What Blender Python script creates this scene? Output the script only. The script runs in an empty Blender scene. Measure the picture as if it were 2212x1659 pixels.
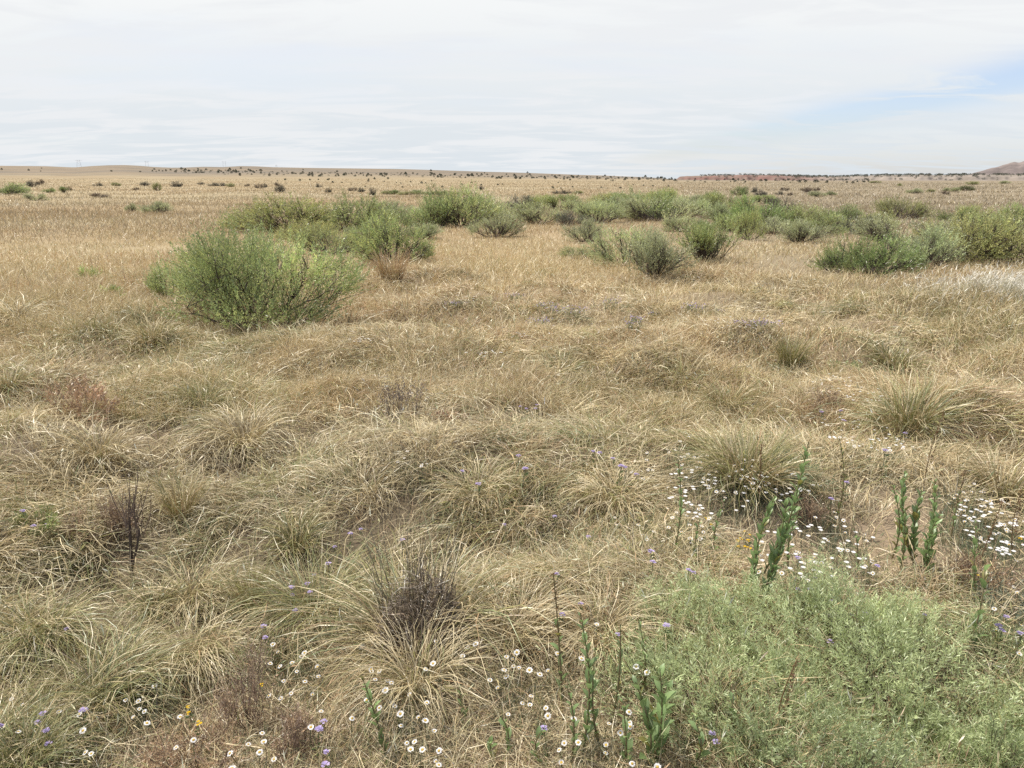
import bpy, math, random
import numpy as np

rng = np.random.default_rng(11)
random.seed(11)
scene = bpy.context.scene
col = scene.collection
PI = math.pi

# ------------------------------------------------------------------ camera
EYE = 1.6
F = 1597.6                     # focal length in units of a 2212 x 1659 picture
PITCH = math.radians(15.31)
cam_d = bpy.data.cameras.new('camera')
cam_d.sensor_width = 36.0
cam_d.lens = 36.0 * F / 2212.0
cam_d.clip_start = 0.05
cam_d.clip_end = 20000
cam = bpy.data.objects.new('camera', cam_d)
col.objects.link(cam)
cam.location = (0, 0, EYE)
cam.rotation_euler = (PI / 2 - PITCH, 0, 0)
scene.camera = cam

# ------------------------------------------------------------------ light, sky, exposure
SUN_EL, SUN_AZ = math.radians(64), math.radians(-62)   # azimuth clockwise from +Y
SKY_STRENGTH = 0.1
sun_dir = (math.cos(SUN_EL) * math.sin(SUN_AZ), math.cos(SUN_EL) * math.cos(SUN_AZ), math.sin(SUN_EL))
sd = bpy.data.lights.new('sun', 'SUN')
sd.energy = 5.0
sd.angle = math.radians(0.9)
sd.color = (1.0, 0.955, 0.88)
sun = bpy.data.objects.new('sun', sd)
col.objects.link(sun)
from mathutils import Vector
sun.rotation_euler = Vector(sun_dir).to_track_quat('Z', 'Y').to_euler()

world = bpy.data.worlds.new('World')
scene.world = world
world.use_nodes = True
wt = world.node_tree
wt.nodes.clear()


def N(t, kind, **kw):
    n = t.nodes.new(kind)
    for k, v in kw.items():
        setattr(n, k, v)
    return n


def math_node(t, op, a, b=None, clamp=False):
    n = N(t, 'ShaderNodeMath', operation=op, use_clamp=clamp)
    for i, v in enumerate((a, b)):
        if v is None:
            continue
        if isinstance(v, (int, float)):
            n.inputs[i].default_value = v
        else:
            t.links.new(v, n.inputs[i])
    return n.outputs[0]


def maprange(t, v, a, b, c=0.0, d=1.0):
    n = N(t, 'ShaderNodeMapRange', interpolation_type='SMOOTHSTEP')
    t.links.new(v, n.inputs[0])
    for i, x in enumerate((a, b, c, d)):
        n.inputs[i + 1].default_value = x
    return n.outputs[0]


def mixcol(t, fac, a, b):
    n = N(t, 'ShaderNodeMix', data_type='RGBA')
    for i, v in ((0, fac), (6, a), (7, b)):
        if isinstance(v, (int, float)):
            n.inputs[i].default_value = v
        elif isinstance(v, tuple):
            n.inputs[i].default_value = (*v, 1)
        else:
            t.links.new(v, n.inputs[i])
    return n.outputs[2]


sky = N(wt, 'ShaderNodeTexSky', sky_type='NISHITA')
sky.sun_disc = False
sky.sun_elevation = SUN_EL
sky.sun_rotation = SUN_AZ
tc = N(wt, 'ShaderNodeTexCoord')
sep = N(wt, 'ShaderNodeSeparateXYZ')
wt.links.new(tc.outputs['Generated'], sep.inputs[0])
sx, sy, sz = sep.outputs
den = math_node(wt, 'MAXIMUM', sy, 0.15)
azr = math_node(wt, 'DIVIDE', sx, den)
elr = math_node(wt, 'DIVIDE', sz, den)
# cloud sheet seen in perspective: direction projected on a high flat layer
hz = math_node(wt, 'MAXIMUM', math_node(wt, 'ADD', sz, 0.09), 0.05)
comb = N(wt, 'ShaderNodeCombineXYZ')
wt.links.new(math_node(wt, 'DIVIDE', sx, hz), comb.inputs[0])
wt.links.new(math_node(wt, 'DIVIDE', sy, hz), comb.inputs[1])


def cloud_noise(scale, detail, rot, sxs, dist=0.4):
    mp = N(wt, 'ShaderNodeMapping')
    mp.inputs['Rotation'].default_value = (0, 0, rot)
    mp.inputs['Scale'].default_value = (sxs, 1, 1)
    wt.links.new(comb.outputs[0], mp.inputs[0])
    nz = N(wt, 'ShaderNodeTexNoise')
    nz.inputs['Scale'].default_value = scale
    nz.inputs['Detail'].default_value = detail
    nz.inputs['Roughness'].default_value = 0.58
    nz.inputs['Distortion'].default_value = dist
    wt.links.new(mp.outputs[0], nz.inputs['Vector'])
    return nz.outputs[0]


n_big = cloud_noise(0.42, 6, 0.5, 0.5)
n_fine = cloud_noise(2.2, 9, 0.9, 0.5, 0.7)
# the blue rent in the cloud sheet towards the right
line = math_node(wt, 'ADD', math_node(wt, 'MULTIPLY', math_node(wt, 'SUBTRACT', azr, 0.235), 0.2034), 0.043)
wid = math_node(wt, 'ADD', math_node(wt, 'MULTIPLY', math_node(wt, 'SUBTRACT', azr, 0.235), 0.045), 0.012)
wid = math_node(wt, 'MAXIMUM', wid, 0.008)
q = math_node(wt, 'DIVIDE', math_node(wt, 'SUBTRACT', elr, line), wid)
gap = math_node(wt, 'EXPONENT', math_node(wt, 'MULTIPLY', math_node(wt, 'MULTIPLY', q, q), -1.0))
gap = math_node(wt, 'MULTIPLY', gap, maprange(wt, azr, 0.08, 0.34))
gap = math_node(wt, 'MULTIPLY', gap, maprange(wt, n_fine, 0.66, 0.46))
thin = math_node(wt, 'MULTIPLY', maprange(wt, n_big, 0.50, 0.34), 0.16)
low = math_node(wt, 'MULTIPLY', maprange(wt, elr, 0.12, 0.0), math_node(wt, 'MULTIPLY', maprange(wt, azr, 0.05, 0.45), math_node(wt, 'MULTIPLY', maprange(wt, n_fine, 0.62, 0.40), 0.62)))
clear = math_node(wt, 'ADD', math_node(wt, 'ADD', math_node(wt, 'MULTIPLY', gap, 1.05), thin), low, clamp=True)
cov = math_node(wt, 'SUBTRACT', 1.0, math_node(wt, 'MULTIPLY', clear, 0.80), clamp=True)
# unseen cloud overhead and behind the camera cut back to weaken the sky fill
cov = math_node(wt, 'MULTIPLY', cov, maprange(wt, sy, -0.55, 0.25, 0.42, 1.0))
c_low = (7.3, 7.85, 8.3)
c_high = (9.6, 9.7, 9.65)
ccol = mixcol(wt, maprange(wt, elr, 0.0, 0.30), c_low, c_high)
ccol2 = mixcol(wt, math_node(wt, 'MULTIPLY', maprange(wt, n_fine, 0.58, 0.40), 0.9), ccol, (8.5, 8.7, 8.9))
skym = N(wt, 'ShaderNodeMix', data_type='RGBA', blend_type='MULTIPLY')
skym.inputs[0].default_value = 1.0
wt.links.new(sky.outputs[0], skym.inputs[6])
skym.inputs[7].default_value = (1.5, 1.5, 1.72, 1)
final = mixcol(wt, cov, skym.outputs[2], ccol2)
bg = N(wt, 'ShaderNodeBackground')
bg.inputs[1].default_value = SKY_STRENGTH
wt.links.new(final, bg.inputs[0])
wo = N(wt, 'ShaderNodeOutputWorld')
wt.links.new(bg.outputs[0], wo.inputs[0])

scene.view_settings.view_transform = 'Standard'
scene.view_settings.look = 'None'
scene.view_settings.exposure = 0.0
scene.view_settings.gamma = 1.0
scene.view_settings.use_curve_mapping = False
scene.render.engine = 'CYCLES'
cy = scene.cycles
cy.use_denoising = False
cy.max_bounces = 6
cy.diffuse_bounces = 3
cy.glossy_bounces = 1
cy.transmission_bounces = 2
cy.use_adaptive_sampling = False

# ------------------------------------------------------------------ terrain function


def _hash(ix, iy, s):
    h = (ix.astype(np.int64) * 374761393 + iy.astype(np.int64) * 668265263 + s * 982451653) & 0xFFFFFFFF
    h = ((h ^ (h >> 13)) * 1274126177) & 0xFFFFFFFF
    return ((h ^ (h >> 16)) & 0xFFFF) / 65535.0


def vn(x, y, s=0):
    ix, iy = np.floor(x), np.floor(y)
    fx, fy = x - ix, y - iy
    fx = fx * fx * (3 - 2 * fx)
    fy = fy * fy * (3 - 2 * fy)
    a, b = _hash(ix, iy, s), _hash(ix + 1, iy, s)
    c, d = _hash(ix, iy + 1, s), _hash(ix + 1, iy + 1, s)
    return (a * (1 - fx) + b * fx) * (1 - fy) + (c * (1 - fx) + d * fx) * fy


def fbm(x, y, s=0, o=3):
    v, a, t = 0, 1.0, 0
    for k in range(o):
        v = v + a * vn(x * 2 ** k + 17.3 * k, y * 2 ** k - 9.1 * k, s + k)
        t += a
        a *= 0.5
    return v / t


def sstep(a, b, x):
    t = np.clip((x - a) / (b - a), 0, 1)
    return t * t * (3 - 2 * t)


cP, sP = math.cos(PITCH), math.sin(PITCH)


def ray(u, v):
    u = np.asarray(u, float)
    v = np.asarray(v, float)
    a, b = (u - 1106) / F, (829.5 - v) / F
    return a, cP + b * sP, -sP + b * cP


def height_for(u, v, r):
    """height a point at horizontal distance r needs to appear at picture point u, v; and its azimuth"""
    dx, dy, dz = ray(u, v)
    return EYE + r * dz / np.hypot(dx, dy), np.arctan2(dx, dy)


_ru = np.array([-400, 0, 100, 160, 200, 235, 270, 300, 330, 370, 400, 440, 480, 520, 550, 590, 700, 850, 1000, 1200, 1400, 1465, 1700, 2212, 2700])
_rv = np.array([357, 358.5, 359.3, 361.4, 358, 356.3, 356.3, 358.2, 361, 362.6, 362.2, 360.4, 361, 358.6, 359.2, 361.4, 362.4, 364.6, 369, 376, 383, 388.5, 390, 391, 391])
RZ, RA = height_for(_ru, _rv, 1500.0)
_pr = np.array([0, 25, 40, 60, 100, 200, 400, 800, 1500, 2500, 9000])
_pz = np.array([0, 0, 0, .12, .50, .95, 1.7, 3.6, 7.0, 7.0, 0])
_qr = np.array([0, 100, 200, 400, 600, 800, 1100, 1500, 1650, 2600, 4000, 9000])
_qz = np.array([0, 0, .01, .06, .16, .30, .60, 1.0, 1.0, .55, 0, 0])


def base_h(x, y):
    r = np.hypot(x, y)
    az = np.arctan2(x, y)
    k = np.interp(az, RA, RZ)
    z = np.interp(r, _pr, _pz) + (k - 7.0) * np.interp(r, _qr, _qz)
    far = sstep(60, 300, r)
    z = z + far * (vn(x / 90, y / 90, 31) - .5) * 0.8 * np.clip(r / 600, 0, 1.6)
    mid = sstep(12, 25, r) * (1 - sstep(80, 160, r))
    return z + mid * (vn(x / 6, y / 6, 5) - .5) * 0.22


def hgt(x, y):
    r = np.hypot(x, y)
    near = 1 - sstep(9, 17, r)
    h = (fbm(x / 0.95 + 3.7, y / 0.95, 3, 2) - .5) * 0.50 + (vn(x / 1.9 + 5.2, y / 1.7, 8) - .5) * .32 * sstep(2.5, 4.5, r)
    return base_h(x, y) + near * h * (0.35 + 0.65 * sstep(1.2, 2.6, r))


def ground_at(u, v):
    """where the line of sight through picture point (u, v) meets the ground"""
    u, v = np.broadcast_arrays(np.atleast_1d(np.asarray(u, float)), np.atleast_1d(np.asarray(v, float)))
    dx, dy, dz = ray(u, v)
    hl = np.hypot(dx, dy)
    rr = np.geomspace(0.9, 3500, 900)
    X = (dx / hl)[:, None] * rr
    Y = (dy / hl)[:, None] * rr
    Z = EYE + (dz / hl)[:, None] * rr
    below = Z < hgt(X, Y)
    below[:, -1] = True
    i = below.argmax(1)
    i0 = np.maximum(i - 1, 0)
    a = rr[i0]
    b = rr[i]
    for _ in range(12):
        m = (a + b) / 2
        x, y = dx / hl * m, dy / hl * m
        bl = EYE + dz / hl * m < hgt(x, y)
        b = np.where(bl, m, b)
        a = np.where(bl, a, m)
    x, y = dx / hl * b, dy / hl * b
    return np.stack([x, y, hgt(x, y)], 1)


def G(u, v):
    return ground_at(u, v)[0]


def slant(p):
    """depth along the view axis, for turning picture lengths into metres"""
    return p[1] * cP - (p[2] - EYE) * sP


def px(p):
    return slant(p) / F


# ------------------------------------------------------------------ mesh helpers


class MB:
    """collects quads with a colour per vertex and links them as ONE mesh object"""

    def __init__(self):
        self.v, self.f, self.c, self.n = [], [], [], 0

    def add(self, v, f, c):
        v = np.asarray(v, np.float32).reshape(-1, 3)
        c = np.broadcast_to(np.asarray(c, np.float32), v.shape)
        self.v.append(v)
        self.c.append(c)
        self.f.append(np.asarray(f, np.int64) + self.n)
        self.n += len(v)

    def mesh(self, name, mat, smooth=False):
        v = np.concatenate(self.v)
        c = np.concatenate(self.c)
        f = np.concatenate([q.reshape(-1, 4) for q in self.f]).astype(np.int32)
        me = bpy.data.meshes.new(name)
        me.vertices.add(len(v))
        me.vertices.foreach_set('co', v.ravel())
        me.loops.add(f.size)
        me.loops.foreach_set('vertex_index', f.ravel())
        me.polygons.add(len(f))
        me.polygons.foreach_set('loop_start', np.arange(0, f.size, 4, dtype=np.int32))
        if smooth:
            me.polygons.foreach_set('use_smooth', np.ones(len(f), bool))
        at = me.attributes.new('Col', 'FLOAT_COLOR', 'POINT')
        at.data.foreach_set('color', np.concatenate([c, np.ones((len(c), 1), np.float32)], 1).ravel())
        me.materials.append(mat)
        me.update(calc_edges=True)
        me.validate()
        return me

    def build(self, name, mat, parent=None, loc=None, smooth=False):
        o = bpy.data.objects.new(name, self.mesh(name, mat, smooth))
        col.objects.link(o)
        if parent is not None:
            o.parent = parent
        if loc is not None:
            o.location = loc
        return o


def unit(v):
    return v / np.maximum(np.linalg.norm(v, axis=-1, keepdims=True), 1e-9)


def dirv(az, el):
    ce = np.cos(el)
    return np.stack([ce * np.sin(az), ce * np.cos(az), np.sin(el)], -1)


def blades(mb, base, az, el, L, W, droop, curl, c0, c1, S=4, ground=True, off=None, wob=0.12, tip=0.12, roll=1.0, pw=1.3, kink=0.16):
    """curved ribbons: one grass blade each. off = world position of the mesh origin when base is local"""
    n = len(az)
    p = base.astype(float).copy()
    P = np.empty((n, S + 1, 3))
    P[:, 0] = p
    D = np.empty((n, S + 1, 3))
    lift = rng.uniform(0.004, 0.075, n)
    bend = np.where(rng.random(n) < kink, rng.integers(1, max(2, S), n), 99)   # some stems are broken over
    bel, baz = rng.uniform(.4, 1.5, n), rng.normal(0, .8, n)
    for i in range(S):
        t = (i + 0.5) / S
        e = el - droop * t ** pw + rng.normal(0, wob, n) * 0.5
        a = az + curl * t + rng.normal(0, wob, n)
        br = i >= bend
        d = dirv(a + baz * br, e - bel * br)
        q = p + d * (L / S)[:, None]
        if ground:
            if off is None:
                g = hgt(q[:, 0], q[:, 1]) + lift
            else:
                g = hgt(q[:, 0] + off[0], q[:, 1] + off[1]) - off[2] + lift
            q[:, 2] = np.maximum(q[:, 2], g)
        D[:, i] = unit(q - p)
        p = q
        P[:, i + 1] = p
    D[:, S] = D[:, S - 1]
    side = unit(np.cross(D, np.array([0, 0, 1.0])) + 1e-6)
    nrm = np.cross(side, D)
    ro = rng.uniform(-roll, roll, n)[:, None, None]
    w = side * np.cos(ro) + nrm * np.sin(ro)
    t = np.linspace(0, 1, S + 1)
    prof = np.minimum(1.0, (0.75 + t)) * (1 - t ** 2.2) * (1 - tip) + tip
    w = w * (W[:, None] * 0.5 * prof)[:, :, None]
    V = np.stack([P - w, P + w], 2).reshape(-1, 3)
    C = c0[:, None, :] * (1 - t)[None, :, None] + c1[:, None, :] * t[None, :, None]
    C = np.repeat(C[:, :, None, :], 2, 2).reshape(-1, 3)
    b = (np.arange(n) * (S + 1) * 2)[:, None] + (np.arange(S) * 2)[None, :]
    Fc = np.stack([b, b + 1, b + 3, b + 2], -1).reshape(-1, 4)
    mb.add(V, Fc, C)
    return P


def leaves(mb, p, d, L, W, c, roll=3.14):
    """one pointed leaf each: a single quad, widest beyond the middle"""
    n = len(p)
    side = unit(np.cross(d, np.array([0.0, 0, 1])) + rng.normal(0, 0.05, (n, 3)))
    nr = np.cross(side, d)
    ro = rng.uniform(-roll, roll, n)[:, None]
    s = side * np.cos(ro) + nr * np.sin(ro)
    m = p + d * (L * 0.55)[:, None]
    w = s * (W * 0.5)[:, None]
    V = np.stack([p, m - w, p + d * L[:, None], m + w], 1).reshape(-1, 3)
    Fc = (np.arange(n) * 4)[:, None] + np.array([0, 1, 2, 3])
    mb.add(V, Fc, np.repeat(c, 4, 0))


def tubes(mb, P, R, c, k=4):
    """round stems: P (n, m, 3) points, R (n, m) radii, c (n, 3)"""
    n, m, _ = P.shape
    D = np.gradient(P, axis=1)
    D = unit(D)
    ref = np.where(np.abs(D[..., 2:3]) > 0.9, np.array([1.0, 0, 0]), np.array([0, 0, 1.0]))
    s = unit(np.cross(D, ref))
    t = np.cross(s, D)
    a = np.arange(k) / k * 2 * PI
    ring = s[:, :, None] * np.cos(a)[None, None, :, None] + t[:, :, None] * np.sin(a)[None, None, :, None]
    V = (P[:, :, None] + ring * R[:, :, None, None]).reshape(-1, 3)
    i = np.arange(n)[:, None, None] * m * k
    j = np.arange(m - 1)[None, :, None] * k
    q = np.arange(k)[None, None, :]
    q2 = (q + 1) % k
    Fc = np.stack([i + j + q, i + j + q2, i + j + k + q2, i + j + k + q], -1).reshape(-1, 4)
    C = np.repeat(np.broadcast_to(c, (n, 3)), m * k, 0)
    mb.add(V, Fc, C)


def tag(o, label=None, cat=None, group=None, kind=None):
    for k, v in (('label', label), ('category', cat), ('group', group), ('kind', kind)):
        if v:
            o[k] = v
    return o


def empty(name, loc, label, cat, group=None, rz=0.0):
    o = bpy.data.objects.new(name, None)
    o.empty_display_size = 0.1
    col.objects.link(o)
    o.location = loc
    o.rotation_euler = (0, 0, rz)
    return tag(o, label, cat, group)


def dup(root, loc, rot=(0, 0, 0), scale=(1, 1, 1), label=None, group=None, tint=None):
    r = root.copy()
    col.objects.link(r)
    r.location = loc
    r.rotation_euler = rot
    r.scale = scale
    if label:
        r['label'] = label
    if group:
        r['group'] = group
    kids = [r]
    for ch in list(root.children):
        c = ch.copy()
        col.objects.link(c)
        c.parent = r
        kids.append(c)
    if tint is not None:
        for k in kids:
            k.color = (*tint, 1)
    return r


# ------------------------------------------------------------------ materials


def leaf_mat(name, translucent=0.3, gloss=0.05, rough=0.45, tint=True):
    m = bpy.data.materials.new(name)
    m.use_nodes = True
    t = m.node_tree
    t.nodes.clear()
    at = N(t, 'ShaderNodeAttribute', attribute_name='Col')
    c = at.outputs[0]
    if tint:
        oi = N(t, 'ShaderNodeObjectInfo')
        mx = N(t, 'ShaderNodeMix', data_type='RGBA', blend_type='MULTIPLY')
        mx.inputs[0].default_value = 1
        t.links.new(c, mx.inputs[6])
        t.links.new(oi.outputs['Color'], mx.inputs[7])
        c = mx.outputs[2]
    df = N(t, 'ShaderNodeBsdfDiffuse')
    tr = N(t, 'ShaderNodeBsdfTranslucent')
    gl = N(t, 'ShaderNodeBsdfGlossy')
    gl.inputs['Roughness'].default_value = rough
    gl.inputs['Color'].default_value = (.9, .9, .85, 1)
    t.links.new(c, df.inputs[0])
    t.links.new(c, tr.inputs[0])
    m1 = N(t, 'ShaderNodeMixShader')
    m1.inputs[0].default_value = translucent
    t.links.new(df.outputs[0], m1.inputs[1])
    t.links.new(tr.outputs[0], m1.inputs[2])
    m2 = N(t, 'ShaderNodeMixShader')
    m2.inputs[0].default_value = gloss
    t.links.new(m1.outputs[0], m2.inputs[1])
    t.links.new(gl.outputs[0], m2.inputs[2])
    o = N(t, 'ShaderNodeOutputMaterial')
    t.links.new(m2.outputs[0], o.inputs[0])
    return m


M_STRAW = leaf_mat('straw', 0.16, 0.06, 0.4)
M_LEAF = leaf_mat('leaf', 0.42, 0.05, 0.42)
M_WOOD = leaf_mat('twig_bark', 0.0, 0.02, 0.6)
M_PETAL = leaf_mat('petal', 0.25, 0.0, 0.6)


def ground_mat(name, s1, s2, s3, amp, rocky=False):
    m = bpy.data.materials.new(name)
    m.use_nodes = True
    t = m.node_tree
    b = t.nodes['Principled BSDF']
    b.inputs['Roughness'].default_value = 0.95
    b.inputs['Specular IOR Level'].default_value = 0.1
    at = N(t, 'ShaderNodeAttribute', attribute_name='Col')
    tcn = N(t, 'ShaderNodeTexCoord')
    v = 1.0
    acc = None
    for sc, a in ((s1, amp), (s2, amp * .8), (s3, amp * .7)):
        nz = N(t, 'ShaderNodeTexNoise')
        nz.inputs['Scale'].default_value = sc
        nz.inputs['Detail'].default_value = 6
        nz.inputs['Roughness'].default_value = 0.65
        t.links.new(tcn.outputs['Object'], nz.inputs['Vector'])
        k = math_node(t, 'MULTIPLY', math_node(t, 'SUBTRACT', nz.outputs[0], 0.5), a)
        acc = k if acc is None else math_node(t, 'ADD', acc, k)
    f = math_node(t, 'ADD', acc, 1.0)
    mx = N(t, 'ShaderNodeVectorMath', operation='SCALE')
    t.links.new(at.outputs['Vector'], mx.inputs[0])
    t.links.new(f, mx.inputs['Scale'])
    t.links.new(mx.outputs[0], b.inputs['Base Color'])
    bp = N(t, 'ShaderNodeBump')
    bp.inputs['Strength'].default_value = 0.5
    bp.inputs['Distance'].default_value = 0.03
    t.links.new(f, bp.inputs['Height'])
    if not rocky:
        t.links.new(bp.outputs[0], b.inputs['Normal'])
    return m


M_GROUND = ground_mat('dry_soil', 0.03, 0.6, 14.0, 0.75)
M_ROCK = ground_mat('pale_rock', 0.006, 0.03, 0.12, 0.5, True)

# ------------------------------------------------------------------ colours
PALE = np.array([.61, .51, .315])
STRAW = np.array([.49, .395, .215])
GOLD = np.array([.43, .325, .175])
ORNG = np.array([.42, .28, .155])
OLIV = np.array([.27, .25, .095])
GGRN = np.array([.215, .24, .11])
GREY = np.array([.19, .165, .125])
BRWN = np.array([.21, .155, .095])
PAL = np.stack([PALE, STRAW, GOLD, ORNG, OLIV, GGRN, GREY, BRWN])


def spots(lst):
    a = np.array([(s[0], s[1]) for s in lst], float)
    g = ground_at(a[:, 0], a[:, 1])
    return g[:, 0], g[:, 1], np.array([s[2] for s in lst], float)


def field(sp, x, y):
    v = np.zeros_like(x)
    for a, b, r in zip(*sp):
        v = np.maximum(v, np.exp(-((x - a) ** 2 + (y - b) ** 2) / (r * r)))
    return v


GREEN = spots([(2150, 800, 1.1), (2180, 720, 1.2), (1980, 900, .55), (1620, 1010, .5), (80, 1620, .4), (690, 1330, .35), (180, 1330, .5), (1200, 800, .5), (1710, 790, .5), (1350, 1180, .5), (1000, 1230, .5),
               (620, 1130, .4), (1940, 790, .8), (250, 740, .6), (1500, 880, .7), (1150, 1050, .5), (60, 1150, .35), (480, 760, .6), (430, 870, .4), (1060, 790, .5), (560, 1260, .25), (2000, 690, 1.2), (1300, 960, .5),
               (200, 600, .8), (1400, 560, 1.2), (330, 720, .5)])
ORANGE = spots([(300, 550, 1.6), (520, 575, 1.3), (60, 640, .8), (740, 690, .6), (1900, 600, 1.4), (1350, 610, 1.2), (950, 905, .3), (170, 860, .45), (130, 500, 3), (620, 480, 3), (1080, 500, 2.2), (860, 560, .9), (60, 455, 4),
                (400, 470, 4), (1720, 500, 3), (1420, 600, 1.0), (1530, 600, 1.2), (700, 860, .5), (500, 1540, .3), (1780, 880, .45), (1080, 725, .5), (1480, 730, .5), (250, 860, .4), (1200, 640, .7)])
BARE = spots([(990, 1510, .26), (1060, 1600, .42), (1180, 1560, .36), (1310, 1600, .34), (1390, 1530, .25), (760, 1600, .3), (510, 1640, .35), (1640, 1240, .25), (1980, 1180, .3), (1260, 1500, .2), (1620, 1150, .35), (1480, 1110, .22), (1800, 1190, .35), (1840, 850, .2), (1720, 1240, .3), (1200, 1480, .18), (2120, 1200, .35), (870, 1590, .2), (1450, 1010, .2),
              (700, 1560, .2), (420, 1610, .25), (1980, 1130, .25), (1870, 960, .22)])


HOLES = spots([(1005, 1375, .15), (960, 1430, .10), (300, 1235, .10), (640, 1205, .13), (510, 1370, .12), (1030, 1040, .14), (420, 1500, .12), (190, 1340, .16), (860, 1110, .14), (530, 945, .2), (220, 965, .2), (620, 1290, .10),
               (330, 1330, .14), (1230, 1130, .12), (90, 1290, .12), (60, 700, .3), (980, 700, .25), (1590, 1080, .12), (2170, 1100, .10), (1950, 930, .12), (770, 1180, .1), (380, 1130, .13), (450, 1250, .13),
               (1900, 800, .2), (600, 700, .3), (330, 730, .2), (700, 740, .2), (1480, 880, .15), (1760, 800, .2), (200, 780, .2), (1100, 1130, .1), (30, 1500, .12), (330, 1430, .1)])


def pick(x, y, extra=None, jit=0.16):
    """a real blade colour for every blade: dry, bleached, rusty, olive or green by patch"""
    n = len(x)
    r = np.hypot(x, y)
    g = np.clip(field(GREEN, x, y) * .9 + (fbm(x / 1.6, y / 1.6, 40, 2) - .5) * 1.0, 0, 1) * (1 - sstep(12, 24, r) * .8)
    o = np.clip(field(ORANGE, x, y) * .9 + (fbm(x / 2.2, y / 2.2, 50, 2) - .50) * 1.9, 0, 1.2)
    f = sstep(8, 16, r)
    az = np.arctan2(x, y)
    right = sstep(-.05, .35, az) * f
    w = np.stack([
        1.7 * (1 - f * .62) + 0 * r,
        .80 + 0 * r,
        .50 + .60 * f * (1 - .6 * right),
        .14 + 1.3 * o,
        .32 + 1.4 * g,
        .10 + .9 * g,
        .07 * (1 - f) + .10 * right,
        .10 + .25 * right,
    ], 1)
    if extra is not None:
        w = w * np.asarray(extra)[None]
    cw = np.cumsum(w, 1)
    k = (rng.random(n)[:, None] * cw[:, -1:] > cw).sum(1)
    c = PAL[np.clip(k, 0, 7)] * np.exp(rng.normal(0, jit, n))[:, None]
    return c


# ------------------------------------------------------------------ ground sheet, one surface to the horizon
def ground_colour(x, y):
    r = np.hypot(x, y)
    az = np.arctan2(x, y)
    soil = np.array([.30, .215, .155])
    litter = np.array([.32, .245, .165])
    tan = np.array([.36, .29, .18])
    red = np.array([.32, .24, .14])
    grey = np.array([.185, .155, .12])
    brown = np.array([.26, .21, .14])
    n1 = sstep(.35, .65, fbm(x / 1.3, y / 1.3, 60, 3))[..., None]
    thatch_shade = np.array([.115, .088, .06]) * (1 - n1) + np.array([.155, .12, .08]) * n1  # decayed litter, coloured dark to imitate shade in gaps between the blades
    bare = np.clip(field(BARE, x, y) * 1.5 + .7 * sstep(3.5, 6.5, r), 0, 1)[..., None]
    c = thatch_shade * (1 - bare) + (soil * (1 - n1) + litter * n1) * bare
    m = sstep(6.5, 14, r)[..., None]
    n2 = sstep(.3, .7, fbm(x / 9, y / 14, 61, 3))[..., None]
    far = tan * (1 - n2) + red * n2
    rt = (sstep(.02, .42, az) * (1 - .5 * sstep(300, 900, r)))[..., None]
    far = far * (1 - rt) + brown * rt
    c = c * (1 - m) + far * m
    vf = sstep(250, 900, r)[..., None]
    n3 = sstep(.35, .65, fbm(x / 160, y / 60, 62, 3))[..., None]
    c = c * (1 - vf) + vf * (np.array([.235, .185, .13]) * (1 - n3) + grey * n3)
    return c


def ring_grid(rr, aa, hf, cf, name, mat, closed=False):
    R, A = np.meshgrid(rr, aa, indexing='ij')
    X, Y = R * np.sin(A), R * np.cos(A)
    Z = hf(X, Y)
    V = np.stack([X, Y, Z], -1)
    nr, na = R.shape
    i = np.arange(nr - 1)[:, None]
    j = np.arange(na if closed else na - 1)[None, :]
    j2 = (j + 1) % na
    Fc = np.stack([i * na + j, (i + 1) * na + j, (i + 1) * na + j2, i * na + j2], -1).reshape(-1, 4)
    mb = MB()
    mb.add(V, Fc, cf(X, Y).reshape(-1, 3))
    return mb.build(name, mat, smooth=True)


rr = np.concatenate([[0.02], np.geomspace(0.5, 9000, 460)])
aa = np.concatenate([np.linspace(-.9, .9, 380), np.linspace(.9, 2 * PI - .9, 70)[1:-1]])
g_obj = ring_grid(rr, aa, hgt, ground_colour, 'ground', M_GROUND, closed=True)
tag(g_obj, 'dry sandy soil under the grass, rising to a low ridge far away', None, None, 'structure')

# ---- the low rocky bench and the mesa on the right, far away
BU = np.array([1440, 1463, 1468, 1500, 1560, 1600, 1650, 1700, 1735, 1760, 1800, 1850, 1900, 1960, 2000, 2100, 2212, 2500, 2900])
BV = np.array([392, 386, 381.5, 380, 379, 378.5, 378.5, 380, 381, 382.3, 381.5, 380, 379, 378.5, 378.8, 378, 377.3, 377, 377])
BZ, BA = height_for(BU, BV, 2050.0)
MU = np.array([2040, 2093, 2105, 2120, 2135, 2148, 2160, 2172, 2190, 2212, 2260, 2400, 2500, 2700, 2900])
MV = np.array([381, 377.5, 373, 369.5, 365, 362, 357.5, 355, 351, 349.3, 348.6, 348.0, 350, 352, 352])
MZ, MA = height_for(MU, MV, 3000.0)


def bench_h(x, y):
    r = np.hypot(x, y)
    az = np.arctan2(x, y)
    top = np.interp(az, BA, BZ)
    foot = 2.0
    edge = 1820 + 90 * (fbm(az * 55, az * 0 + 3, 70, 3) - .5) * 2
    d = (r - edge)
    # talus, cliff band, stepped ledges above
    prof = np.interp(d, [-80, -5, 12, 60, 75, 150, 165, 230], [0, .22, .62, .68, .84, .88, .97, 1.0])
    z = foot + (top - foot) * prof + (fbm(x / 16, y / 16, 71, 3) - .5) * 2.2 * np.clip(prof * 2, 0, 1)
    return np.where(d < -78, -6, z)


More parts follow.
